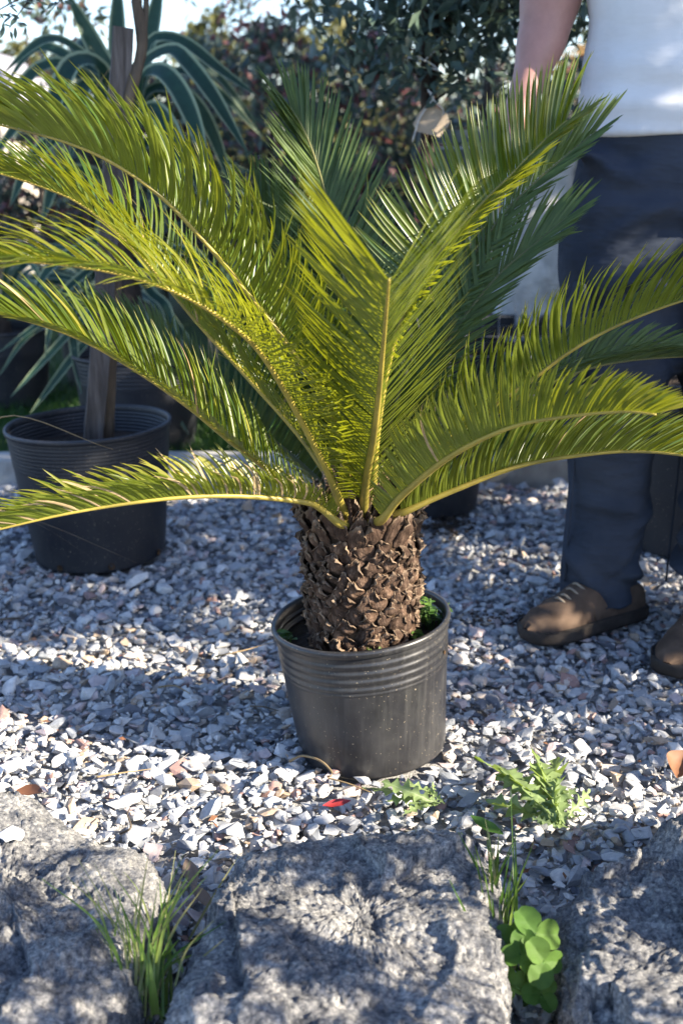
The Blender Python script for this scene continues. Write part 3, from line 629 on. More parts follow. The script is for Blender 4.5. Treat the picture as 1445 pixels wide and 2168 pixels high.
for a in [(1132, 1978, 1.115, .034, 75, (.35, -.75, .75), rt), (1100, 2020, 1.095, .031, 20, (.1, -.8, .7), rt), (1150, 2035, 1.085, .032, 200, (.4, -.75, .65), rt), (1092, 1985, 1.12, .030, 110, (-.1, -.6, .8), rt), (1080, 2085, 1.08, .028, 60, (0, -.7, .8), rt), (1145, 2105, 1.075, .026, 10, (.3, -.6, .8), rt)]: clover_leaf(*a)
# grass tufts
def tuft(loc, label, blades):
    t = thing('grass_tuft', loc, label, 'grass', 'grass tufts between the boulders')
    for pts, w, fa in blades:
        p = catmull(pts, 12); V = []; A = []; F = []
        for i, q in enumerate(p):
            T = (p[min(i+1, 11)]-p[max(i-1, 0)]).normalized(); s = T.cross(Vector((.2, -1, .3))).normalized(); hw = w*.5*(1-(i/11)**2.2)+.0002
            V += [q-s*hw, q+T.cross(s)*hw*.35, q+s*hw]; A += [i/11]*3
        for i in range(11):
            for e in (0, 1): b = i*3+e; F.append((b, b+1, b+4, b+3))
        m_ = MB(); m_.add(V, F, A, fa); m_.build('blade', M['grass_near'], t)
    return t
bl = []
def gp(x, y, Y): return P(x, y, Y)
for k in range(72):
    bx = random.gauss(305, 34); by = random.uniform(2080, 2190); h = random.uniform(70, 300); lx = random.gauss(0, 62)+(-30 if bx < 305 else 20); Yb = random.uniform(1.05, 1.11)
    bl.append(([gp(bx, by, Yb), gp(bx+lx*.3, by-h*.55, Yb+.02), gp(bx+lx, by-h, Yb+random.uniform(0, .05))], random.uniform(.0014, .0036), min(1, random.random()**.9)))
bl += [([gp(330, 2120, 1.12), gp(350, 1950, 1.16), gp(372, 1800, 1.2)], .002, .9), ([gp(400, 1990, 1.22), gp(450, 1900, 1.24), gp(505, 1812, 1.25)], .003, .95), ([gp(330, 2100, 1.12), gp(260, 2030, 1.12), gp(160, 2042, 1.10)], .004, .7),
       ([gp(350, 1975, 1.15), gp(385, 2050, 1.1), gp(412, 2130, 1.08)], .004, .7), ([gp(330, 2150, 1.05), gp(322, 2080, 1.05), gp(318, 2030, 1.06)], .009, .5), ([gp(345, 2160, 1.1), gp(352, 2090, 1.1), gp(362, 2040, 1.11)], .008, .4), ([gp(215, 2180, 1.08), gp(222, 2100, 1.09), gp(205, 2075, 1.09)], .006, .6),
       ([gp(350, 2060, 1.14), gp(300, 1900, 1.18), gp(262, 1845, 1.2)], .0025, .8), ([gp(360, 2060, 1.14), gp(345, 1950, 1.18), gp(338, 1860, 1.2)], .003, .5)]
tf = tuft(G(310, 2130, .02), 'sunlit grass tuft with a pale seed head between left and middle boulders', bl)
for k in range(16):
    m_ = MB(); c = gp(140+random.gauss(0, 16), 2145+random.gauss(0, 18), 1.07); d = Vector((random.gauss(0, 1), random.gauss(0, .4), random.gauss(.8, .6))).normalized()
    tube(m_, [c, c+d*.004, c+d*.008, c+d*.012], lambda t: .0022*math.sin(math.pi*(.1+.85*t)), 6, .95); m_.build('seed', M['grass_near'], tf)
m_ = MB(); tube(m_, catmull([gp(230, 2070, 1.09), gp(190, 2105, 1.08), gp(140, 2160, 1.07)], 8), .0008, 5, .9); m_.build('seed_stalk', M['grass_near'], tf)
bl = []
for k in range(60):
    bx = random.gauss(1055, 16); by = random.uniform(1960, 2180); h = random.uniform(100, 300); lx = random.gauss(-8, 38); Yb = 1.28-.18*(by-1900)/280
    bl.append(([gp(bx, by, Yb), gp(bx+lx*.3, by-h*.55, Yb+.02), gp(bx+lx, by-h, Yb+random.uniform(0, .04))], random.uniform(.002, .0046), min(1, random.random()**1.3)))
bl += [([gp(1045, 1960, 1.28), gp(950, 1880, 1.26), gp(845, 1842, 1.25)], .0038, .85), ([gp(1040, 1900, 1.3), gp(1020, 1820, 1.31), gp(975, 1762, 1.32)], .0045, .4), ([gp(1088, 1930, 1.28), gp(1085, 1800, 1.33), gp(1080, 1670, 1.36)], .0022, 0), ([gp(1050, 1920, 1.29), gp(1090, 1880, 1.3), gp(1108, 1872, 1.31)], .003, .5), ([gp(1000, 1890, 1.31), gp(970, 1835, 1.32), gp(950, 1805, 1.33)], .003, .9), ([gp(1090, 2110, 1.16), gp(1180, 2000, 1.2), gp(1320, 1920, 1.22)], .0016, .95)]
tuft(G(1050, 2050, .02), 'darker grass tuft with long thin blades between middle and right boulders', bl)
# fallen leaves
def lens(w): return lambda u: (w*math.sin(math.pi*(u*.98+.01))**.8+.002,)*2
def fallen(name, mat, px, py, z, ang, L, w, label, cat='fallen leaf', cup=.5, bend=.5, nn=(0, -.3, 1)):
    c = G(px, py, z); o = blade_leaf(name, mat, None, c-Vector((math.cos(ang), math.sin(ang), 0))*L*.5, (math.cos(ang), math.sin(ang), -.1), nn, L, lens(w), cup, bend, random.random(), .01); tag(o, label, cat); return o
fallen('fallen_leaf', M['red_leaf'], 713, 1703, .019, .15, .042, .17, 'shiny red fallen leaf on the gravel in front of the pot')
fallen('fallen_leaf', M['brown_leaf'], 66, 1678, .021, -.3, .048, .24, 'flat brown fallen leaf on the gravel above the left boulder')
fallen('fallen_leaf', M['brown_leaf'], 1440, 1628, .026, 1.1, .06, .42, 'curled rusty brown leaf on the gravel at the right edge', cup=.7, bend=.9)
fallen('fallen_leaf', M['grey_leaf'], 405, 1855, .026, 1.9, .050, .2, 'crumpled grey brown leaf in the gap above the left grass tuft', cup=.7, bend=.7)
fallen('fallen_leaf', M['grey_leaf'], 430, 1905, .026, 2.3, .048, .17, 'drooping dry brown leaf lower in the same gap, touching the middle boulder', cup=.6, bend=.8)
fallen('fallen_leaf', M['seedling'], 1030, 1750, .03, 2.4, .055, .16, 'single yellow green blade leaf on gravel behind the middle boulder', cup=.3)
def strand(name, pts, r, mat, label, cat):
    m_ = MB(); tube(m_, catmull([G(*p) for p in pts], 24), lambda t: r*(1-.6*t), 6); o = m_.build(name, mat); tag(o, label, cat)
strand('dry_root', [(612, 1612, .02), (640, 1600, .03), (680, 1612, .035), (705, 1640, .03), (690, 1645, .022), (740, 1660, .022), (790, 1680, .018)], .0022, M['dry_leaf'], 'pale curled dry root lying against the front pot', 'root')
strand('straw', [(205, 1645, .02), (260, 1636, .02), (320, 1628, .018)], .0016, M['dry_leaf'], 'short yellow straw on the sunlit gravel at left', 'straw')
strand('straw', [(455, 1390, .014), (520, 1376, .016), (580, 1358, .016)], .0016, M['dry_leaf'], 'straw on the shaded gravel pointing at the front pot', 'straw')
strand('straw', [(335, 1455, .014), (370, 1452, .016), (402, 1468, .014)], .0018, M['dry_leaf'], 'short curved straw on the shaded gravel left of the pot', 'straw')
strand('straw', [(530, 1495, .014), (560, 1497, .018), (590, 1505, .012)], .0018, M['twig'], 'brown straw beside the left wall of the front pot', 'straw')
strand('twig', [(255, 1765, .02), (277, 1752, .035), (270, 1725, .035), (275, 1712, .03)], .002, M['twig'], 'dark bent twig on gravel above the left boulder', 'twig')
strand('bark_strip', [(0, 1312, .014), (25, 1309, .016), (50, 1310, .014)], .003, M['twig'], 'brown bark strip on the shaded gravel at the left edge', 'bark')
# weeds in the front pot
def sprig(loc, label, n, h, spread, leaf, mat=M['seedling']):
    t = thing('seedling', loc, label, 'weed')
    for i in range(n):
        a = random.uniform(0, 6.28); tip = Vector(loc)+Vector((math.cos(a)*spread*random.random(), math.sin(a)*spread*random.random(), h*random.uniform(.5, 1)))
        b = Vector(loc)+Vector((math.cos(a)*spread*.4, math.sin(a)*spread*.4, -.004)); m_ = MB(); tube(m_, [b, b.lerp(tip, .5), tip], .0007, 5); m_.build('stem', mat, t)
        for k in range(random.randint(3, 5)):
            q = b.lerp(tip, random.uniform(.4, 1)); aa = random.uniform(0, 6.28); blade_leaf('leaf', mat, t, q, (math.cos(aa), math.sin(aa), random.uniform(.0, .6)), (0, 0, 1), leaf*random.uniform(.7, 1.2), lens(.3), .3, -.3, random.random())
    return t
sz = .200
sprig(G(612, 1358, sz), 'tiny blue green seedling in soil at the left inside of the front pot', 3, .016, .007, .021)
sprig(G(905, 1330, sz), 'bushy chickweed growing inside the right rim of the front pot', 26, .055, .034, .0125)
sprig(G(878, 1362, sz), 'low round-leaved seedlings in front of the chickweed', 9, .026, .022, .014)
sh = thing('palm_offset', G(785, 1385, sz), 'pale yellow green bud at the front foot of the palm trunk', 'bud')
for k in range(9):
    a = random.uniform(0, 6.28); blade_leaf('bract', M['weed'], sh, G(783, 1388, sz)+Vector((random.gauss(0, .004), -.002, 0)), (math.cos(a)*.7, math.sin(a)*.7, 1), (math.cos(a), math.sin(a), -.5), random.uniform(.012, .02), lens(.3), .5, -.6, random.random())

# ------------------------------------------------------------------ left pot: stake and young tree
sb = P(198, 925, LP.y); st_ = P(262, 58, LP.y-.02); ax = (st_-sb).normalized(); sb2 = sb-ax*.05
m_ = MB(); sx = Vector((1, .25, 0)); sx = (sx-ax*sx.dot(ax)).normalized(); sy = ax.cross(sx); V = []; F = []; n = 24
for i in range(n+1):
    c_ = sb2.lerp(st_, i/n); w = .021
    for a, b in ((-1, -1), (-.3, -1.06), (.4, -.96), (1, -1), (1.05, .1), (1, 1), (-1, 1), (-1.04, 0)):
        q = c_+sx*w*a+sy*w*b; V.append(q+sx*.0025*noise.noise(q*14)+sy*.0025*noise.noise(q*17+Vector((3, 1, 0))))
for i in range(n):
    for j in range(8): F.append((i*8+j, i*8+(j+1) % 8, (i+1)*8+(j+1) % 8, (i+1)*8+j))
F.append(tuple(n*8+j for j in range(8))); m_.add(V, F); o = m_.build('wooden_stake', M['weathered_wood'], None, False); tag(o, 'weathered grey square wooden stake leaning in the left pot', 'stake')
def leaf_cloud(name, mat, parent, centers, n, size, sig, flat=1.0, seed=0, droop=.2):
    rs = np.random.default_rng(seed); C = np.array(centers); idx = rs.integers(0, len(C), n); c = C[idx, :3]; s = C[idx, 3:4]
    d = rs.normal(size=(n, 3)); d /= np.linalg.norm(d, axis=1, keepdims=True); rad = rs.random((n, 1))**.45
    pos = c+d*rad*s*np.array([1, 1, flat])*sig
    ax_ = rs.normal(size=(n, 3)); ax_[:, 2] -= droop; ax_ /= np.linalg.norm(ax_, axis=1, keepdims=True)
    up = rs.normal(size=(n, 3))*.8+np.array([0, 0, 1.0]); up -= ax_*np.sum(up*ax_, 1, keepdims=True); up /= np.linalg.norm(up, axis=1, keepdims=True)
    sd = np.cross(ax_, up); L = size*rs.uniform(.65, 1.25, (n, 1)); w = L*rs.uniform(.17, .26, (n, 1))
    V = np.stack([pos, pos+ax_*L*.4+sd*w+up*w*.25, pos+ax_*L*.5-up*w*.1, pos+ax_*L*.4-sd*w+up*w*.25, pos+ax_*L-up*L*.12], 1).reshape(-1, 3)
    b = np.arange(n)[:, None]*5; F = np.concatenate([b+np.array([[0, 2, 1]]), b+np.array([[0, 3, 2]]), b+np.array([[1, 2, 4]]), b+np.array([[2, 3, 4]])], 1).reshape(-1, 3)
    o = add_mesh(name, V, F, mat, parent, True, {'rnd': ('FACE', np.repeat(rs.random(n), 4))}); o['kind'] = 'stuff'; return o
yt = thing('young_tree', P(222, 925, LP.y), 'thin brown young tree trunk tied beside the wooden stake in the left pot', 'tree')
m_ = MB(); tp = [P(225, 935, LP.y+.03), P(236, 720, LP.y+.02), P(252, 480, LP.y+.0), P(268, 250, LP.y-.03), P(286, 165, LP.y-.03), P(302, 100, LP.y-.02), P(291, 20, LP.y-.01), P(292, -60, LP.y), P(300, -300, LP.y)]
pp = catmull(tp, 60); pp = [q+Vector((noise.noise(q*20), noise.noise(q*22+Vector((4, 0, 0))), 0))*.004 for q in pp]
tube(m_, pp, lambda t: (.0165-.006*t)*(1+.12*math.sin(t*70)*(1 if int(t*22) % 4 == 0 else .2)), 10); m_.build('trunk', M['twig'], yt)
m_ = MB(); tube(m_, catmull([P(300, 105, LP.y-.02), P(308, 40, LP.y), P(312, -80, LP.y+.02)], 8), .006, 7); m_.build('branch', M['twig'], yt)
for path in ([(300, -200), (200, -60), (90, -25), (0, 20), (-60, 60)], [(300, -250), (180, -90), (120, -30), (60, 5), (20, 60)], [(300, -200), (220, -70), (140, -10), (110, 20)]):
    pts = catmull([P(x, y, LP.y-.1) for x, y in path], 20); m_ = MB(); tube(m_, pts, lambda t: .004*(1-t)+.0008, 6); br = m_.build('twig', M['dark_twig'], yt)
    for k in range(44):
        q = random.choice(pts[8:]); a = random.uniform(0, 6.28); blade_leaf('leaf', M['tree_leaf'], br, q+Vector((random.gauss(0, .012), random.gauss(0, .02), random.gauss(0, .008))), (math.cos(a), random.gauss(0, .5), random.uniform(-.9, .1)), (random.gauss(0, .5), -.6, .6), random.uniform(.014, .026), lens(.2), .2, -.2, random.random())
cs = [(P(300, -420, LP.y).x+random.gauss(0, .25), LP.y+random.gauss(0, .2), 1.75+random.gauss(0, .12), .2) for _ in range(14)]
leaf_cloud('crown', M['tree_leaf'], yt, cs, 900, .05, 1, seed=3)

# ------------------------------------------------------------------ strap-leaved plant
def strap_plant(loc, label, leaves, stem, fine=False):
    t = thing('strap_leaf_plant', loc, label, 'plant', 'variegated strap-leaved plants')
    m_ = MB(); tube(m_, catmull(stem, 20), lambda q: .045-.02*q, 12); m_.build('stem', M['dark_twig'], t)
    for pts, w, mat in leaves:
        n = 22; p = catmull(pts, n); V = []; A = []; F = []; tw = random.gauss(0, .25)
        for i, q in enumerate(p):
            T = (p[min(i+1, n-1)]-p[max(i-1, 0)]).normalized(); ref = Vector((math.sin(tw)*.6, -.75, .65)); s = T.cross(ref)
            s = s.normalized() if s.length > .05 else Vector((1, 0, 0)); nn = s.cross(T); u = i/(n-1)
            hw = w*.46*min(1, .55+1.5*u)*(1-max(0, (u-.55)/.45)**1.8)+.0006
            for k in (-1, -.6, 0, .6, 1): V.append(q+s*hw*k-nn*hw*.45*(1-abs(k))); A.append(abs(k))
        for i in range(n-1):
            for e in range(4): b = i*5+e; F.append((b, b+1, b+6, b+5))
        lm = MB(); lm.add(V, F, A, random.random()); lm.build('leaf', mat, t)
    return t
SY = RP.y
def sp(x, y, dy=0): return P(x, y, SY+dy)
S = M['strap']; lv = []
def SL(pts, w, dy0=0, dy1=0, mat=S):
    k = len(pts)-1; lv.append(([sp(x, y, dy0+(dy1-dy0)*i/k) for i, (x, y) in enumerate(pts)], w, mat))
SL([(248, 260), (228, 150), (200, 95), (140, -20)], .060); SL([(255, 240), (248, 150), (248, 60), (250, -60)], .055, 0, .1); SL([(285, 240), (303, 130), (322, 50), (345, -60)], .058, 0, .1)
SL([(262, 240), (233, 166), (155, 97), (110, 80), (69, 97), (8, 155)], .036, 0, -.25); SL([(258, 250), (228, 162), (150, 122), (100, 97), (58, 115), (10, 185)], .04, .05, .1)
SL([(262, 260), (230, 170), (200, 126), (158, 128), (133, 166), (116, 215), (100, 320)], .062, -.05, -.35); SL([(255, 290), (215, 200), (150, 140), (103, 133), (66, 155), (17, 216), (-30, 290)], .052, 0, -.2)
SL([(262, 300), (225, 225), (195, 175), (172, 190), (160, 260), (150, 340)], .058, -.05, -.3); SL([(262, 250), (200, 145), (165, 90), (150, 110), (120, 130)], .06, .1, .3)
SL([(285, 200), (312, 95), (345, 75), (395, 90), (465, 145), (550, 207)], .040, 0, -.05); SL([(285, 220), (303, 135), (360, 102), (395, 128), (450, 200), (528, 330)], .052, 0, -.25)
SL([(285, 240), (302, 160), (340, 147), (380, 192), (415, 272), (440, 365)], .060, -.05, -.35); SL([(282, 310), (295, 240), (320, 227), (350, 258), (375, 320), (388, 420)], .062, -.05, -.35)
SL([(285, 260), (310, 195), (352, 182), (402, 205), (445, 270), (497, 410)], .046, .05, 0); SL([(285, 290), (312, 215), (365, 190), (425, 245), (480, 340), (590, 385)], .022, 0, .1)
SL([(285, 200), (320, 110), (380, 95), (470, 170), (560, 290)], .034, .15, .3); SL([(280, 330), (330, 290), (380, 310), (420, 380), (450, 470)], .05, .05, .1); SL([(282, 270), (340, 170), (400, 150), (470, 200), (555, 290)], .036, .1, .2)
SL([(270, 330), (190, 240), (110, 210), (40, 260), (-20, 340)], .05, .05, .0); SL([(265, 360), (200, 300), (120, 290), (60, 350), (20, 440)], .05, .0, -.1); SL([(265, 400), (180, 360), (120, 380), (90, 470)], .05, .1, 0)
for y0, pts, w in ((560, [(160, 640), (158, 745), (172, 835)], .034), (600, [(215, 640), (140, 711), (22, 842)], .028), (620, [(220, 680), (156, 753), (64, 876)], .028), (560, [(180, 620), (76, 690), (-5, 748)], .026), (580, [(190, 640), (66, 705), (-5, 800)], .022), (540, [(318, 616), (353, 654), (379, 770)], .034), (560, [(300, 664), (360, 735), (455, 825)], .03), (600, [(285, 690), (300, 790), (317, 866)], .03), (600, [(300, 720), (340, 823), (400, 920)], .028), (520, [(240, 600), (235, 700), (240, 800)], .036), (520, [(330, 560), (400, 600), (430, 700)], .04), (480, [(180, 520), (110, 560), (60, 640)], .04), (470, [(330, 520), (420, 540), (470, 640)], .04), (500, [(200, 560), (120, 640), (95, 760)], .03), (560, [(340, 640), (420, 760), (470, 850)], .026)):
    SL([(268, y0)]+pts, w, 0, -.12)
SL([(262, 560), (330, 590), (430, 660), (446, 740), (447, 852)], .012, 0, -.45, M['dry_leaf']); SL([(262, 560), (330, 585), (440, 655), (458, 740), (456, 850)], .010, 0, -.45, M['dry_leaf'])
SL([(262, 420), (200, 230), (150, 260), (240, 135)], .004, 0, -.2, M['dry_leaf'])
strap_plant(RP, 'tall variegated strap-leaved plant arching behind the wooden stake', lv, [RP+Vector((0, 0, .25)), sp(262, 500), sp(268, 240)])
def rosette(loc, label, n, L, seed):
    rs = random.Random(seed); out = []
    for i in range(n):
        a = i*2.4+rs.uniform(-.3, .3); e = rs.uniform(.2, 1.25); l = L*rs.uniform(.75, 1.1); h = Vector((math.cos(a), math.sin(a), 0)); b = Vector(loc)+Vector((0, 0, .30))
        out.append(([b, b+h*l*.35*math.cos(e)+Vector((0, 0, l*.45*math.sin(e))), b+h*l*.75*math.cos(e*.8)+Vector((0, 0, l*.5*math.sin(e)-.02)), b+h*l*math.cos(e*.7)+Vector((0, 0, l*.38*math.sin(e)-.09))], rs.uniform(.022, .034), S))
    return strap_plant(loc, label, out, [Vector(loc)+Vector((0, 0, .2)), Vector(loc)+Vector((0, 0, .34))])
rosette(FP1, 'low strap-leaved plant in the pot at the left edge', 26, .55, 3)
pot6, _ = pot_thing(FP2, .17, .14, .26, 0, M['pot_blue'], 'black pot on the lawn between the left edge pot and the staked pot', 6, (.72, .96), .23)
rosette(FP2, 'low strap-leaved plant between the left edge pot and the tall strap plant', 24, .5, 8)
# off-frame dry plant whose stalks reach into the picture at left
dp_loc = Vector((-.98, 2.35, 0)); pot7, _ = pot_thing(dp_loc, .13, .11, .22, 0, M['pot_blue'], 'small black pot at far left holding the dry stalks', 6, (.72, .96), .19)
dp = thing('dry_plant', dp_loc+Vector((0, 0, .19)), 'dry straw-coloured stalks reaching in from the left edge over the gravel', 'plant')
b0 = dp_loc+Vector((0, 0, .19))
for tip, mid, w, mat in ((P(240, 952, 2.0), P(0, 884, 2.1), .010, 'dry_leaf'), (P(290, 1192, 2.2), P(85, 1105, 2.2), .008, 'twig'), (P(190, 1178, 2.25), P(70, 1105, 2.22), .003, 'twig'), (P(92, -2, 2.3), P(0, 92, 2.3), .003, 'twig'), (P(90, 70, 2.32), P(0, 140, 2.32), .003, 'dry_leaf')):
    m_ = MB(); c_ = P(-90, 1060 if mid.z < .5 else 400, 2.3) if mid.z < .6 else mid.lerp(b0, .5)+Vector((0, 0, .15)); tube(m_, catmull([b0, c_, mid, tip], 24), lambda t, w=w: w*.5*(1.15-t), 6, flat=.5); m_.build('stalk', M[mat], dp)

# ------------------------------------------------------------------ staked tagged tree behind the palm
tt = thing('staked_tree', CP+Vector((0, 0, .24)), 'dark leafy tree with a paper tag, tied to a thin stake behind the palm', 'tree')
m_ = MB(); tp = [CP+Vector((.0, 0, .22)), P(905, 500, CP.y), P(912, 230, CP.y), P(925, 80, CP.y), P(945, -120, CP.y), P(950, -400, CP.y)]
pp = catmull(tp, 40); tube(m_, pp, lambda t: .017-.009*t, 9); trk = m_.build('trunk', M['dark_twig'], tt)
cs = []
for k in range(46):
    a = random.uniform(0, 6.28); h = random.uniform(1.15, 2.0); r = random.uniform(.06, .40); cs.append((.30+r*math.cos(a), CP.y+.08+r*math.sin(a)*.8, h, .16))
    q = min(pp, key=lambda v: abs(v.z-(h-.12))); m_ = MB(); e = Vector(cs[-1][:3]); tube(m_, catmull([q, q.lerp(e, .6)+Vector((0, 0, -.03)), e], 8), lambda t: .003*(1-t)+.0008, 5)
    m_.build('branch', M['dark_twig'], tt)
leaf_cloud('crown', M['tree_leaf'], tt, cs, 11000, .045, 1.05, seed=21)
m_ = MB(); tube(m_, catmull([P(893, 700, CP.y-.02), P(897, 300, CP.y-.02), P(900, 20, CP.y-.02)], 8), .0095, 8); m_.v = m_.v; o = m_.build('wooden_stake', M['dark_twig']); tag(o, 'thin dark stake supporting the tagged tree', 'stake')
m_ = MB(); tube(m_, [CP+Vector((-.03, -.03, .2)), P(893, 700, CP.y-.02)], .0095, 8); s2 = m_.build('stake_foot', M['dark_twig'], o)
tagp = [(886, 240), (905, 218), (945, 240), (952, 262), (930, 290), (880, 278), (874, 262)]
V = [P(x, y, CP.y-.06) for x, y in tagp]; V2 = [v+Vector((0, .002, 0)) for v in V]; k = len(V)
tgo = add_mesh('paper_tag', V+V2, [tuple(range(k)), tuple(range(2*k-1, k-1, -1))]+[(i, k+i, k+(i+1) % k, (i+1) % k) for i in range(k)], M['card'], smooth=False); tag(tgo, 'brown card tag hanging by white string from the staked tree', 'tag')
m_ = MB()
for pts in ([(872, 300), (888, 250), (905, 225), (918, 205), (905, 190)], [(905, 190), (920, 215), (938, 232), (936, 245)], [(900, 130), (885, 120), (862, 122)], [(862, 122), (900, 128), (930, 150), (905, 140)], [(900, 126), (915, 112), (940, 98)]):
    tube(m_, catmull([P(x, y, CP.y-.065) for x, y in pts], 12), .0014, 6)
m_.build('string', M['string'], tgo)

# ------------------------------------------------------------------ things on the lawn behind
m_ = MB(); pl = thing('concrete_pillar', (.56, 4.3, .02), 'pale mottled concrete pillar between the palm and the person', 'pillar')
V = []; F = []; prof = []; n = 26; kk = 40
for i in range(n+1):
    z = .02+.87*i/n
    for k in range(kk):
        a = 2*math.pi*k/kk; ca, sa = math.cos(a), math.sin(a); r = 1/max(abs(ca), abs(sa))**.75; q = Vector((.68+.135*ca*r*(1-.10*i/n), 4.3+.13*sa*r, z)); q += Vector((ca, sa, 0))*.012*noise.fractal(q*7, 1, 2, 3); V.append(q)
for i in range(n):
    for k in range(kk): F.append((i*kk+k, i*kk+(k+1) % kk, (i+1)*kk+(k+1) % kk, (i+1)*kk+k))
F.append(tuple(n*kk+k for k in range(kk))); m_.add(V, F); m_.build('pillar_shaft', M['pale_concrete'], pl)
cr = thing('plastic_crate', (.42, 4.0, .02), 'black slatted plastic crate standing behind the palm near the kerb', 'crate')
for i in range(7): m_ = MB(); box(m_, (.42, 3.86, .045+i*.05), (.62, .012, .036)); m_.build('slat', M['black_plastic'], cr, False)
for x in (.115, .725):
    m_ = MB(); box(m_, (x, 3.88, .19), (.03, .03, .34)); m_.build('corner_post', M['black_plastic'], cr, False)
    m_ = MB(); box(m_, (x, 4.03, .19), (.012, .27, .30)); m_.build('side_panel', M['black_plastic'], cr, False)
m_ = MB(); box(m_, (.42, 4.18, .19), (.62, .012, .33)); m_.build('back_panel', M['black_plastic'], cr, False)
m_ = MB(); box(m_, (.42, 4.02, .06), (.6, .3, .012)); m_.build('base', M['black_plastic'], cr, False)
wm = thing('wire_panel', (.45, 3.72, .02), 'thin grey wire mesh panel leaning in front of the black crate', 'wire mesh')
for i in range(13): m_ = MB(); tube(m_, [Vector((.14+i*.052, 3.72, .02)), Vector((.14+i*.052, 3.80, .44))], .0016, 5); m_.build('wire', M['wire'], wm)
for i in range(7): m_ = MB(); z = .03+i*.062; tube(m_, [Vector((.12, 3.7215+z*.19, z)), Vector((.78, 3.7215+z*.19, z))], .0016, 5); m_.build('wire', M['wire'], wm)
bn = thing('storage_bin', (.80, 5.0, .02), 'dark slate green metal bin with flat rim behind the person', 'bin')
m_ = MB(); box(m_, (.80, 5.0, .46), (.86, .7, .90)); o = m_.build('bin_body', M['slate_metal'], bn, False)
for c, s in (((.80, 4.63, .955), (.94, .06, .045)), ((.80, 5.37, .955), (.94, .06, .045)), ((.36, 5.0, .955), (.06, .68, .045)), ((1.24, 5.0, .955), (.06, .68, .045))):
    m_ = MB(); box(m_, c, s); m_.build('rim', M['slate_metal'], bn, False)
for i in range(4): m_ = MB(); box(m_, (.50+i*.2, 4.645, .45), (.03, .012, .86)); m_.build('rib', M['slate_metal'], bn, False)
shd = thing('garden_shed', (-2.75, 7.6, .02), 'beige shed with curved grey roof and white corner post at far left', 'shed')
m_ = MB(); box(m_, (-3.05, 7.9, .62), (1.9, 1.6, 1.2)); m_.build('wall', M['shed_wall'], shd, False)
m_ = MB(); V = []; F = []
for i in range(13):
    a = math.pi*i/12; x = -3.05+1.05*math.cos(a); z = 1.17+.42*math.sin(a)**.8
    V += [(x, 7.0, z), (x, 8.8, z)]
F = [(2*i, 2*i+1, 2*i+3, 2*i+2) for i in range(12)]+[tuple(range(0, 26, 2)), tuple(range(25, 0, -2))]; m_.add(V, F); m_.build('roof', M['shed_roof'], shd, False)
m_ = MB(); box(m_, (-2.075, 7.075, .6), (.08, .08, 1.15)); m_.build('corner_post', M['white_paint'], shd, False)
# spilt soil in front of the tagged pot
V = []; m_ = MB()
for k in range(160):
    a = random.gauss(0, 1); c_ = G(935+random.gauss(0, 34), 1112+random.gauss(0, 9), .018); v, f = variants[k % 36]; s = random.uniform(.003, .009); m_.add([c_+Vector(q)*s for q in v], [tuple(q) for q in f])
o = m_.build('soil_crumbs', M['soil'], None, False); tag(o, 'dark spilt soil crumbs on the gravel in front of the tagged pot', 'soil', kind='stuff')
m_ = MB()
for k in range(90):
    c_ = G(1060+random.gauss(0, 55), 1305+random.gauss(0, 6), .020); v, f = variants[k % 36]; s = random.uniform(.002, .0065); m_.add([c_+Vector(q)*s for q in v], [tuple(q) for q in f])
o = m_.build('soil_crumbs', M['soil'], None, False); tag(o, 'thin line of spilt soil on the gravel beside the brown shoe', 'soil', kind='stuff')

# ------------------------------------------------------------------ hedge and trees behind
def shrub(name, x, y, r, h, n, size, mat, label, cat, group, seed, stems=4, low=.25, sig=.34, zflat=1.0):
    rs = random.Random(seed); t = thing(name, (x, y, .02), label, cat, group); cs = []
    for s_ in range(stems):
        a = rs.uniform(0, 6.28); m_ = MB(); b = Vector((x+.08*math.cos(a), y+.08*math.sin(a), 0)); e = Vector((x+r*.55*math.cos(a), y+r*.5*math.sin(a), h*.8))
        tube(m_, catmull([b, b.lerp(e, .5)+Vector((rs.gauss(0, .04), rs.gauss(0, .04), .05)), e], 14), lambda q: (.028-.02*q)*(.6+r*.6), 8); m_.build('stem' if stems > 1 else 'trunk', M['dark_twig'], t)
    for k in range(int(30+40*r)):
        a = rs.uniform(0, 6.28); q = rs.random()**.5; z = h*(low+(1-low)*rs.random()); rr = r*q*(1-.45*max(0, (z/h-.6)/.4)); cs.append((x+rr*math.cos(a), y+rr*math.sin(a), z-.05, sig*rs.uniform(.55, 1.1)*min(1, r)))
    for k in range(10):   # sprigs standing out of the top
        a = rs.uniform(0, 6.28); cs.append((x+r*.7*math.cos(a)*rs.random(), y+r*.6*math.sin(a), h*rs.uniform(.95, 1.13), .10*min(1, r*1.4)))
    leaf_cloud('crown', mat, t, cs, n, size, 1.0, zflat, seed); return t
hl = ['dark hedge shrub with reddish leaf tips beside the shed', 'dark red-tipped hedge shrub behind the strap-leaved plant', 'tall red-tipped hedge shrub right of the strap-leaved plant', 'dense hedge shrub straight behind the palm crown', 'hedge shrub with open gaps behind the staked tree', 'dark hedge shrub behind the metal bin', 'hedge shrub behind the white shirt']
for i, (x, y, r, h) in enumerate([(-1.75, 7.4, .55, .95), (-1.05, 6.6, .6, 1.10), (-.42, 6.3, .62, 1.34), (.18, 6.5, .62, 1.30), (.80, 7.0, .6, 1.2), (1.35, 6.8, .55, 1.15), (1.95, 6.7, .6, 1.3)]):
    shrub('hedge_shrub', x, y, r, h, 3600, .07, M['hedge_leaf'], hl[i], 'shrub', 'dark hedge shrubs along the back of the lawn', 40+i)
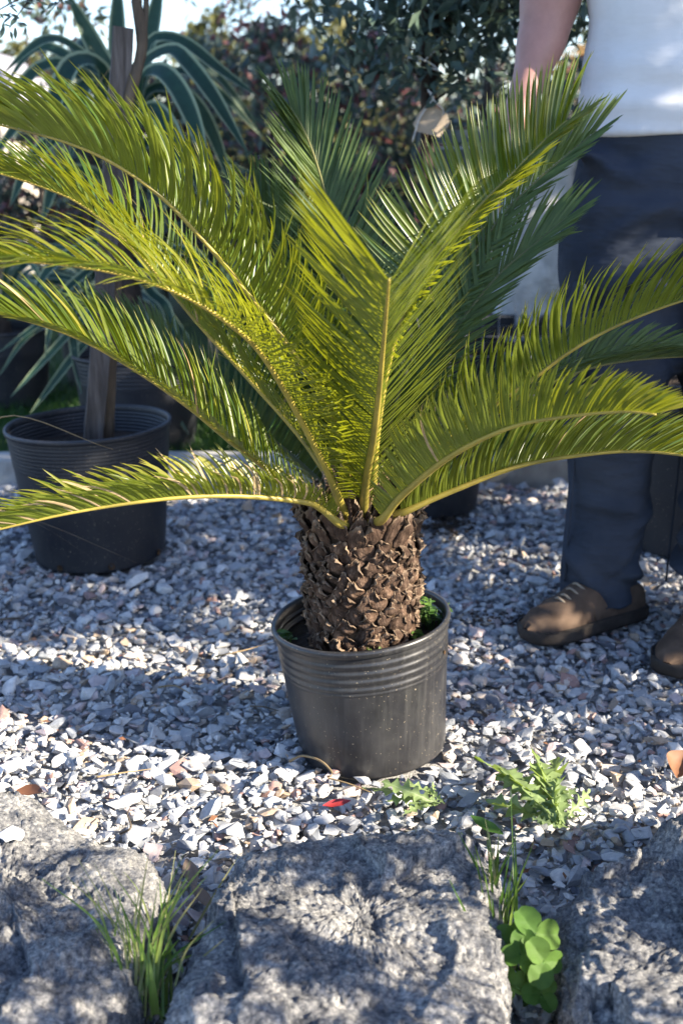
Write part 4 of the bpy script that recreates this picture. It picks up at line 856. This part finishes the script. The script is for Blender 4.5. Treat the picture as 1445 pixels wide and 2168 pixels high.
gl = ['low sunlit olive tree far beyond the shed', 'sunlit golden tree above the hedge left of centre', 'sunlit golden tree rising behind the middle of the hedge', 'pale sunlit tree behind the staked tree', 'distant tree behind the person']
for i, (x, y, r, h) in enumerate([(-3.6, 15, 1.1, 1.75), (-1.55, 14, .8, 1.95), (-.35, 13, .9, 1.75), (.9, 14, 1.1, 1.8), (3.4, 14, 1.6, 3.2)]):
    shrub('broadleaf_tree', x, y, r, h, 3000, .13, M['gold_leaf'], gl[i], 'tree', 'sunlit trees beyond the hedge', 60+i, stems=1, low=.3, sig=.5)
shrub('conifer_tree', -.1, 17, .5, 2.6, 1500, .13, M['gold_leaf'], 'tall narrow pale tree top showing above the hedge', 'tree', 'sunlit trees beyond the hedge', 77, stems=1, low=.2, sig=.5)
shrub('dry_bush', 2.0, 10.5, .7, 1.5, 2200, .10, M['dry_bush'], 'sunlit orange tan bush seen between arm and shirt', 'bush', None, 80, stems=3)
for k, (x, y, r, h) in enumerate([(-1.35, 6.1, .3, 1.78), (-.62, 6.9, .35, 1.95)]):
    shrub('tall_sapling', x, y, r, h, 420, .07, M['hedge_leaf'], ['thin leafy sapling against the sky left of the stake top', 'loose leafy sapling against the sky right of the young trunk'][k], 'tree', None, 90+k, stems=2, low=.55, sig=.3)
shrub('evergreen_tree', .80, 6.1, .8, 3.1, 6500, .07, M['tree_leaf'], 'dark dense evergreen tree filling the sky behind the staked tree', 'tree', None, 95, stems=1, low=.50, sig=.4)
# unseen plants added right of the frame, shaped to cast the shade
rl = ['tall evergreen hedge block off to the right beside the gravel', 'tall evergreen hedge block off to the right behind the first', 'tall evergreen hedge block off to the right, farthest back']
for i, (x, y, ly, h) in enumerate([(2.55, 1.60, 1.5, 4.3), (2.65, 3.2, 1.6, 4.4), (2.9, 5.0, 1.9, 3.0)]):
    rs = random.Random(i); t = thing('evergreen_hedge', (x, y, .02), rl[i], 'hedge', 'evergreen hedge to the right of the gravel')
    for k in range(3):
        m_ = MB(); yy = y+(k-1)*ly*.3; tube(m_, catmull([Vector((x, yy, 0)), Vector((x+rs.gauss(0, .05), yy+rs.gauss(0, .05), h*.5)), Vector((x+rs.gauss(0, .1), yy+rs.gauss(0, .1), h*.95))], 12), lambda q: .045-.03*q, 8); m_.build('trunk', M['dark_twig'], t)
    cs = [(x+rs.uniform(-.32, .32), y+rs.uniform(-.5, .5)*ly*.92, rs.uniform(.1, h), rs.uniform(.14, .24)) for _ in range(190)]
    leaf_cloud('crown', M['tree_leaf'], t, cs, 7500, .15, 1.0, 1.0, 100+i)
ps = thing('tall_shrub', (1.0, .72, 0), 'loose leafy shrub off to the right beside the boulders', 'shrub')  # added out of view; leaf clumps set sunward to shade parts of the boulders
rs = random.Random(5); cs = []
for px_, py_, n_, t_, r_ in ((40, 1860, 2, 1.65, .08), (90, 2010, 3, 1.6, .09), (60, 2140, 2, 1.55, .08), (770, 1850, 2, 1.4, .06), (920, 1835, 2, 1.3, .07), (640, 1900, 1, 1.4, .05), (500, 2030, 2, 1.45, .05), (760, 2140, 1, 1.35, .05), (1330, 1860, 2, 1.0, .08), (1420, 1850, 1, .95, .07), (1230, 2000, 1, 1.0, .05)):
    for k in range(n_):
        q = G(px_, py_, .1)+SD*(t_*rs.uniform(.94, 1.06))+Vector((rs.gauss(0, .035),)*3); cs.append((q.x, q.y, q.z, r_))
b = Vector((1.0, .72, 0))
for q in cs[::2]:
    e = Vector(q[:3]); m_ = MB(); tube(m_, catmull([b+Vector((rs.gauss(0, .03), rs.gauss(0, .03), 0)), b.lerp(e, .5)+Vector((.06, -.02, .12)), e], 12), lambda u: .009-.007*u, 6); m_.build('stem', M['dark_twig'], ps)
leaf_cloud('crown', M['tree_leaf'], ps, cs, 560, .055, 1.0, 1.0, 120)
# ------------------------------------------------------------------ person
per = thing('person', (.62, 2.25, 0), 'person in white t-shirt, dark trousers and brown shoes standing at right', 'person')
def loft(mb, rings, k=28):
    """rings: (center, rx, ry, axis) ; axis = direction of travel, rx along X-ish"""
    V = []; F = []
    for c, rx, ry, ax in rings:
        ax = Vector(ax).normalized(); a = Vector((1, 0, 0))-ax*ax.x; a = a.normalized() if a.length > .2 else Vector((0, 1, 0)); b = ax.cross(a)
        for j in range(k):
            t = 2*math.pi*j/k; ct, st = math.cos(t), math.sin(t); V.append(Vector(c)+a*(rx*ct)+b*(ry*st))
    n = len(rings)
    for i in range(n-1):
        for j in range(k): F.append((i*k+j, i*k+(j+1) % k, (i+1)*k+(j+1) % k, (i+1)*k+j))
    F += [tuple(range(k))[::-1], tuple((n-1)*k+j for j in range(k))]; mb.add(V, F)
def smooth_rings(r, n):
    c = catmull([q[0] for q in r], n); out = []
    for i in range(n):
        u = i/(n-1)*(len(r)-1); j = min(int(u), len(r)-2); f = u-j; f = f*f*(3-2*f)
        T = c[min(i+1, n-1)]-c[max(i-1, 0)]; out.append((c[i], r[j][1]*(1-f)+r[j+1][1]*f, r[j][2]*(1-f)+r[j+1][2]*f, T))
    return out
def remesh(mb, name, mat, parent, vox, disp=None, smooth_it=6):
    o = mb.build(name, mat, None); md = o.modifiers.new('r', 'REMESH'); md.mode = 'VOXEL'; md.voxel_size = vox
    sm = o.modifiers.new('s', 'SMOOTH'); sm.factor = .5; sm.iterations = smooth_it
    dg = bpy.context.evaluated_depsgraph_get(); me = bpy.data.meshes.new_from_object(o.evaluated_get(dg)); o.modifiers.clear(); old = o.data; o.data = me; bpy.data.meshes.remove(old)
    if disp:
        nn = [v.normal.copy() for v in me.vertices]
        for v, q in zip(me.vertices, nn): v.co += q*disp(v.co)
    me.polygons.foreach_set('use_smooth', [True]*len(me.polygons)); me.materials.clear(); me.materials.append(mat); attach(o, parent); return o
BX = .625; BY = 2.27
legR = [(Vector((.525, 2.252, .045)), .060, .068), (Vector((.530, 2.265, .25)), .062, .066), (Vector((.528, 2.25, .48)), .066, .07), (Vector((.528, 2.265, .68)), .088, .092), (Vector((.540, 2.28, .84)), .100, .11), (Vector((.60, 2.29, .93)), .10, .11)]
legL = [(Vector((.745, 2.152, .045)), .060, .068), (Vector((.745, 2.17, .25)), .062, .066), (Vector((.735, 2.19, .48)), .066, .07), (Vector((.725, 2.24, .68)), .088, .092), (Vector((.71, 2.27, .84)), .100, .11), (Vector((.65, 2.29, .93)), .10, .11)]
torso = [(Vector((BX, BY+.015, .80)), .155, .105), (Vector((BX, BY+.01, .93)), .165, .11), (Vector((BX, BY, 1.08)), .155, .105), (Vector((BX, BY, 1.28)), .175, .115), (Vector((BX, BY+.01, 1.42)), .17, .105), (Vector((BX, BY+.01, 1.50)), .07, .07)]
head = [(Vector((BX, BY, 1.47)), .058, .06), (Vector((BX, BY-.01, 1.55)), .056, .06), (Vector((BX, BY-.02, 1.60)), .062, .08), (Vector((BX, BY-.02, 1.68)), .075, .095), (Vector((BX, BY-.01, 1.76)), .066, .085), (Vector((BX, BY-.01, 1.80)), .025, .03)]
AY = 2.30
sh_ = Vector((BX-.185, BY+.01, 1.41)); elb = P(1166, 20, AY); wri = P(1098, 235, AY-.06)
armR = [(sh_+Vector((.03, 0, .02)), .05, .055), (sh_.lerp(elb, .4)+Vector((-.012, 0, 0)), .05, .052), (elb+Vector((0, 0, .03)), .054, .054), (elb.lerp(wri, .28), .057, .053), (elb.lerp(wri, .65), .045, .041), (wri, .030, .032), (wri+(wri-elb).normalized()*.03, .027, .034)]
armL = [(Vector((BX+.16, BY+.01, 1.43)), .05, .055), (Vector((BX+.235, BY+.02, 1.26)), .048, .05), (Vector((BX+.265, BY+.03, 1.12)), .044, .046), (Vector((BX+.275, BY-.01, 1.02)), .044, .044), (Vector((BX+.275, BY-.06, .90)), .03, .032), (Vector((BX+.272, BY-.075, .86)), .027, .034)]
mb = MB()
for r_, n in (([(c, a-.016, b-.016) for c, a, b in legR], 26), ([(c, a-.016, b-.016) for c, a, b in legL], 26), (torso, 22), (head, 18), (armR, 26), (armL, 26)): loft(mb, smooth_rings(r_, n))
def hand(mb, w, d, side):
    d = Vector(d).normalized(); fwd = Vector((0, -1, 0)); fwd = (fwd-d*fwd.dot(d)).normalized(); s = d.cross(fwd)   # fingers spread along fwd
    loft(mb, [(w, .024, .018, d), (w+d*.04, .020, .036, d), (w+d*.085, .015, .040, d), (w+d*.098, .012, .036, d)], 16)
    for k, (o, l) in enumerate(((-.030, .066), (-.010, .078), (.011, .073), (.030, .058))):
        b = w+d*.085+fwd*(-o); pts = [b, b+d*l*.4+s*side*.004, b+d*l*.75+s*side*.016, b+d*l*.95+s*side*.032]; tube(mb, catmull(pts, 10), lambda t: .0088-.0022*t, 8)
    b = w+d*.03+fwd*.022; tube(mb, catmull([b, b+d*.03+fwd*.026, b+d*.062+fwd*.034+s*side*.008], 8), lambda t: .011-.003*t, 8)
hand(mb, wri+(wri-elb).normalized()*.02, (wri-elb), 1); hand(mb, Vector((BX+.272, BY-.078, .855)), (0, -.12, -1), -1)
for sx_ in (-1, 1):    # ears, feet
    tube(mb, [Vector((BX+sx_*.074, BY-.005, 1.645)), Vector((BX+sx_*.083, BY+.004, 1.675)), Vector((BX+sx_*.078, BY+.002, 1.70))], .011, 8)
tube(mb, [Vector((BX, BY-.105, 1.695)), Vector((BX, BY-.122, 1.665)), Vector((BX, BY-.112, 1.652))], lambda t: .010+.005*t, 8)
tube(mb, [Vector((BX-.022, BY-.098, 1.622)), Vector((BX, BY-.107, 1.62)), Vector((BX+.022, BY-.098, 1.622))], .007, 8)
remesh(mb, 'body', M['skin'], per, .0065, lambda v: .001*noise.noise(v*20), 3)
for sx_ in (-1, 1):
    m_ = MB(); lathe(m_, [(.0005, -.011), (.008, -.008), (.011, 0), (.008, .008), (.0005, .011)], 16, mtx=Matrix.Translation((BX+sx_*.030, BY-.094, 1.698))); m_.build('eye', M['white_paint'], per)
mb = MB(); loft(mb, smooth_rings([(Vector((BX, BY+.02, 1.665)), .074, .085), (Vector((BX, BY+.008, 1.73)), .082, .094), (Vector((BX, BY+.0, 1.79)), .066, .08), (Vector((BX, BY, 1.82)), .02, .03)], 12)); remesh(mb, 'hair', M['hair'], per, .009, lambda v: .006*noise.noise(v*45), 3)
# trousers with folds
def grow(r_, g0, g1):
    n = len(r_)-1; return [(c, a+g0+(g1-g0)*i/n, b+g0+(g1-g0)*i/n) for i, (c, a, b) in enumerate(r_)]
mb = MB(); loft(mb, smooth_rings(grow(legR, .017, .020), 30), 32); loft(mb, smooth_rings(grow(legL, .017, .020), 30), 32)
loft(mb, smooth_rings([(Vector((BX, BY+.012, .79)), .17, .115), (Vector((BX, BY+.01, .90)), .192, .128), (Vector((BX, BY+.005, .985)), .188, .124)], 10), 32)
mb.v = [v if v[2] > .055 else (v[0], v[1], v[2]) for v in mb.v]
rc = random.Random(17); CR = []
for leg in (0, 1):
    for k in range(26): CR.append((leg, rc.choice((rc.uniform(.07, .28), rc.uniform(.38, .58), rc.uniform(.66, .92))), rc.uniform(-3.0, .2), rc.uniform(-.07, .07), rc.uniform(.35, 1.1), rc.uniform(.010, .022), rc.choice((-1, 1, 1))*rc.uniform(.009, .018)))
def tfold(v):
    leg = 0 if v.x < .63 else 1; a = math.atan2(v.y-2.25, v.x-(.53 if leg == 0 else .74)); f = 0
    for l, z0, a0, sl_, aw, wd, am in CR:
        if l == leg:
            da = (a-a0)
            if abs(da) < aw*2: f += am*math.exp(-(da/aw)**2)*math.exp(-((v.z-z0-sl_*da)/wd)**2)
    return f*1.25+.015*noise.noise(Vector((v.x*8, v.y*8, v.z*6)))+.004*noise.noise(Vector((v.x*18, v.y*18, v.z*20)))
remesh(mb, 'trousers', M['trousers'], per, .0075, tfold, 5)
m_ = MB()                                       # side pocket with flap, fly seam, belt loops
pk = P(1200, 640, 2.23)
for c, s, nm in ((Vector((.437, 2.215, .60)), (.012, .13, .17), 'cargo_pocket'), (Vector((.431, 2.212, .675)), (.014, .14, .05), 'pocket_flap'), (Vector((.432, 2.165, .53)), (.010, .018, .15), 'pocket_strap')):
    q = MB(); box(q, c, s, Matrix.Rotation(R(6), 3, 'Y')); o = q.build(nm, M['trousers'], per, False); bv = o.modifiers.new('b', 'BEVEL'); bv.width = .005; bv.segments = 2
q = MB(); tube(q, catmull([Vector((BX+.028, BY-.128, .96)), Vector((BX+.028, BY-.136, .88)), Vector((BX+.020, BY-.126, .82))], 10), .0022, 6); q.build('fly_seam', M['trousers'], per)
for sx0, sx1 in ((.437, .452), (.632, .655)):
    q = MB(); tube(q, catmull([Vector((sx0+.005, 2.26, .90)), Vector((sx0, 2.235, .68)), Vector((sx1, 2.22, .45)), Vector((sx1-.004, 2.22, .10))], 24), .0022, 6); q.build('side_seam', M['trousers'], per)
# t-shirt
mb = MB(); sh_r = [(Vector((BX, BY, .953)), .193, .134), (Vector((BX, BY, 1.01)), .192, .136), (Vector((BX, BY, 1.10)), .182, .130), (Vector((BX, BY, 1.28)), .195, .132), (Vector((BX, BY+.01, 1.42)), .185, .118), (Vector((BX, BY+.01, 1.47)), .10, .085), (Vector((BX, BY+.01, 1.49)), .085, .078)]
loft(mb, smooth_rings(sh_r, 30), 40)
for s0, e0 in ((sh_+Vector((.03, 0, .02)), sh_.lerp(elb, .55)+Vector((-.012, 0, 0))), (Vector((BX+.16, BY+.01, 1.43)), Vector((BX+.245, BY+.02, 1.22)))): loft(mb, smooth_rings([(s0, .075, .075), (s0.lerp(e0, .5), .072, .072), (e0, .07, .072)], 8), 24)
def sfold(v):
    d = max(0, 1-abs(v.z-1.0)/.09); f = .004*d*math.sin(v.z*90+v.x*10); dg_ = math.sin((v.x*.8+v.z*.55)*38+2*noise.noise(v*5))
    return f+.0055*noise.noise(Vector((v.x*6, v.y*6, v.z*9)))+.0028*max(0, dg_)*max(0, 1-abs(v.z-1.18)/.14)
remesh(mb, 'tshirt', M['tshirt'], per, .0075, sfold, 4)
# shoes
def shoe(toe, heel):
    toe, heel = Vector(toe), Vector(heel); d = toe-heel; L = d.length; d.normalize(); s = Vector((-d.y, d.x, 0)); up = Vector((0, 0, 1))
    sec = [(0, .020, .058, .06), (.03, .031, .064, .070), (.12, .036, .075, .085), (.28, .037, .085, .104), (.42, .038, .084, .104), (.55, .041, .074, .094), (.70, .046, .056, .072), (.85, .044, .046, .058), (.95, .032, .036, .046), (1.0, .010, .022, .028)]
    V = []; F = []; k = 22; n = 30
    def at(u):
        for i in range(len(sec)-1):
            if sec[i][0] <= u <= sec[i+1][0]:
                f = (u-sec[i][0])/(sec[i+1][0]-sec[i][0]); f2 = math.sqrt(f) if i == 0 else f*f*(3-2*f)
                if i == len(sec)-2: f2 = 1-math.sqrt(1-f)
                return [sec[i][q]*(1-f2)+sec[i+1][q]*f2 for q in (1, 2, 3)]
        return sec[-1][1:]
    for i in range(n+1):
        u = i/n; hw, mid, top = at(u); c = heel+d*(L*u)
        for j in range(k):
            t = math.pi*j/(k-1); x = math.cos(t); z = math.sin(t)
            V.append(c+s*(hw*(abs(x)**.72)*(1 if x > 0 else -1))+up*(.022+(top-.022)*z**.75+.0012*noise.noise(Vector((u*9, t*3, L*50)))))
    for i in range(n):
        for j in range(k-1): F.append((i*k+j, i*k+j+1, (i+1)*k+j+1, (i+1)*k+j))
    F += [tuple(range(k)), tuple(n*k+j for j in range(k))[::-1]]
    q = MB(); q.add(V, F); up_o = q.build('shoe', M['suede'], per)
    V = []; F = []; out = []
    for i in range(n+1): u = i/n; out.append((u, at(u)[0]+.008))
    loop = [heel+d*(L*u*1.015-.003)+s*w for u, w in out]+[heel+d*(L*u*1.015-.003)-s*w for u, w in out[::-1]]
    m = len(loop)
    for z, g in ((.0, .97), (.008, 1.0), (.022, 1.0), (.027, .985)):
        cc = heel.lerp(toe, .5); V += [cc+(p-cc)*g+up*z for p in loop]
    for r_ in range(3):
        for j in range(m): F.append((r_*m+j, r_*m+(j+1) % m, (r_+1)*m+(j+1) % m, (r_+1)*m+j))
    F += [tuple(range(m))[::-1], tuple(3*m+j for j in range(m))]; q = MB(); q.add(V, F); q.build('sole', M['sole'], up_o)
    q = MB(); cc = heel.lerp(toe, .5); wl = [cc+(p-cc)*.99+up*.0275 for p in loop]; wl = wl[1:len(out)-1]+wl[len(out)+1:-1]; tube(q, wl+[wl[0]], .0020, 5, cap=False); q.build('welt', M['sole'], up_o)
    for i, u in enumerate((.56, .61, .66, .71)):
        hw, mid, top = at(u); c = heel+d*(L*u)+up*(top+.002); q = MB(); tube(q, catmull([c+s*.018-up*.008, c+up*.001+d*.006, c-s*.018-up*.008], 8), .0026, 6); q.build('lace', M['lace'], up_o)
    hw, mid, top = at(.33); q = MB(); c = heel+d*(L*.52)
    tube(q, catmull([c+s*.041+up*.03, c+s*.036+d*.004+up*.062, c+s*.02+d*.008+up*.09], 8), .0022, 6); q.build('seam', M['suede'], up_o)
    q = MB(); tube(q, catmull([c-s*.041+up*.03, c-s*.036+d*.004+up*.062, c-s*.02+d*.008+up*.09], 8), .0022, 6); q.build('seam', M['suede'], up_o)
gz = .012
t1, h1 = G(1110, 1358, gz), G(1348, 1296, gz); shoe(t1, h1)
shoe(G(1408, 1432, gz), Vector((.79, 2.20, gz)))
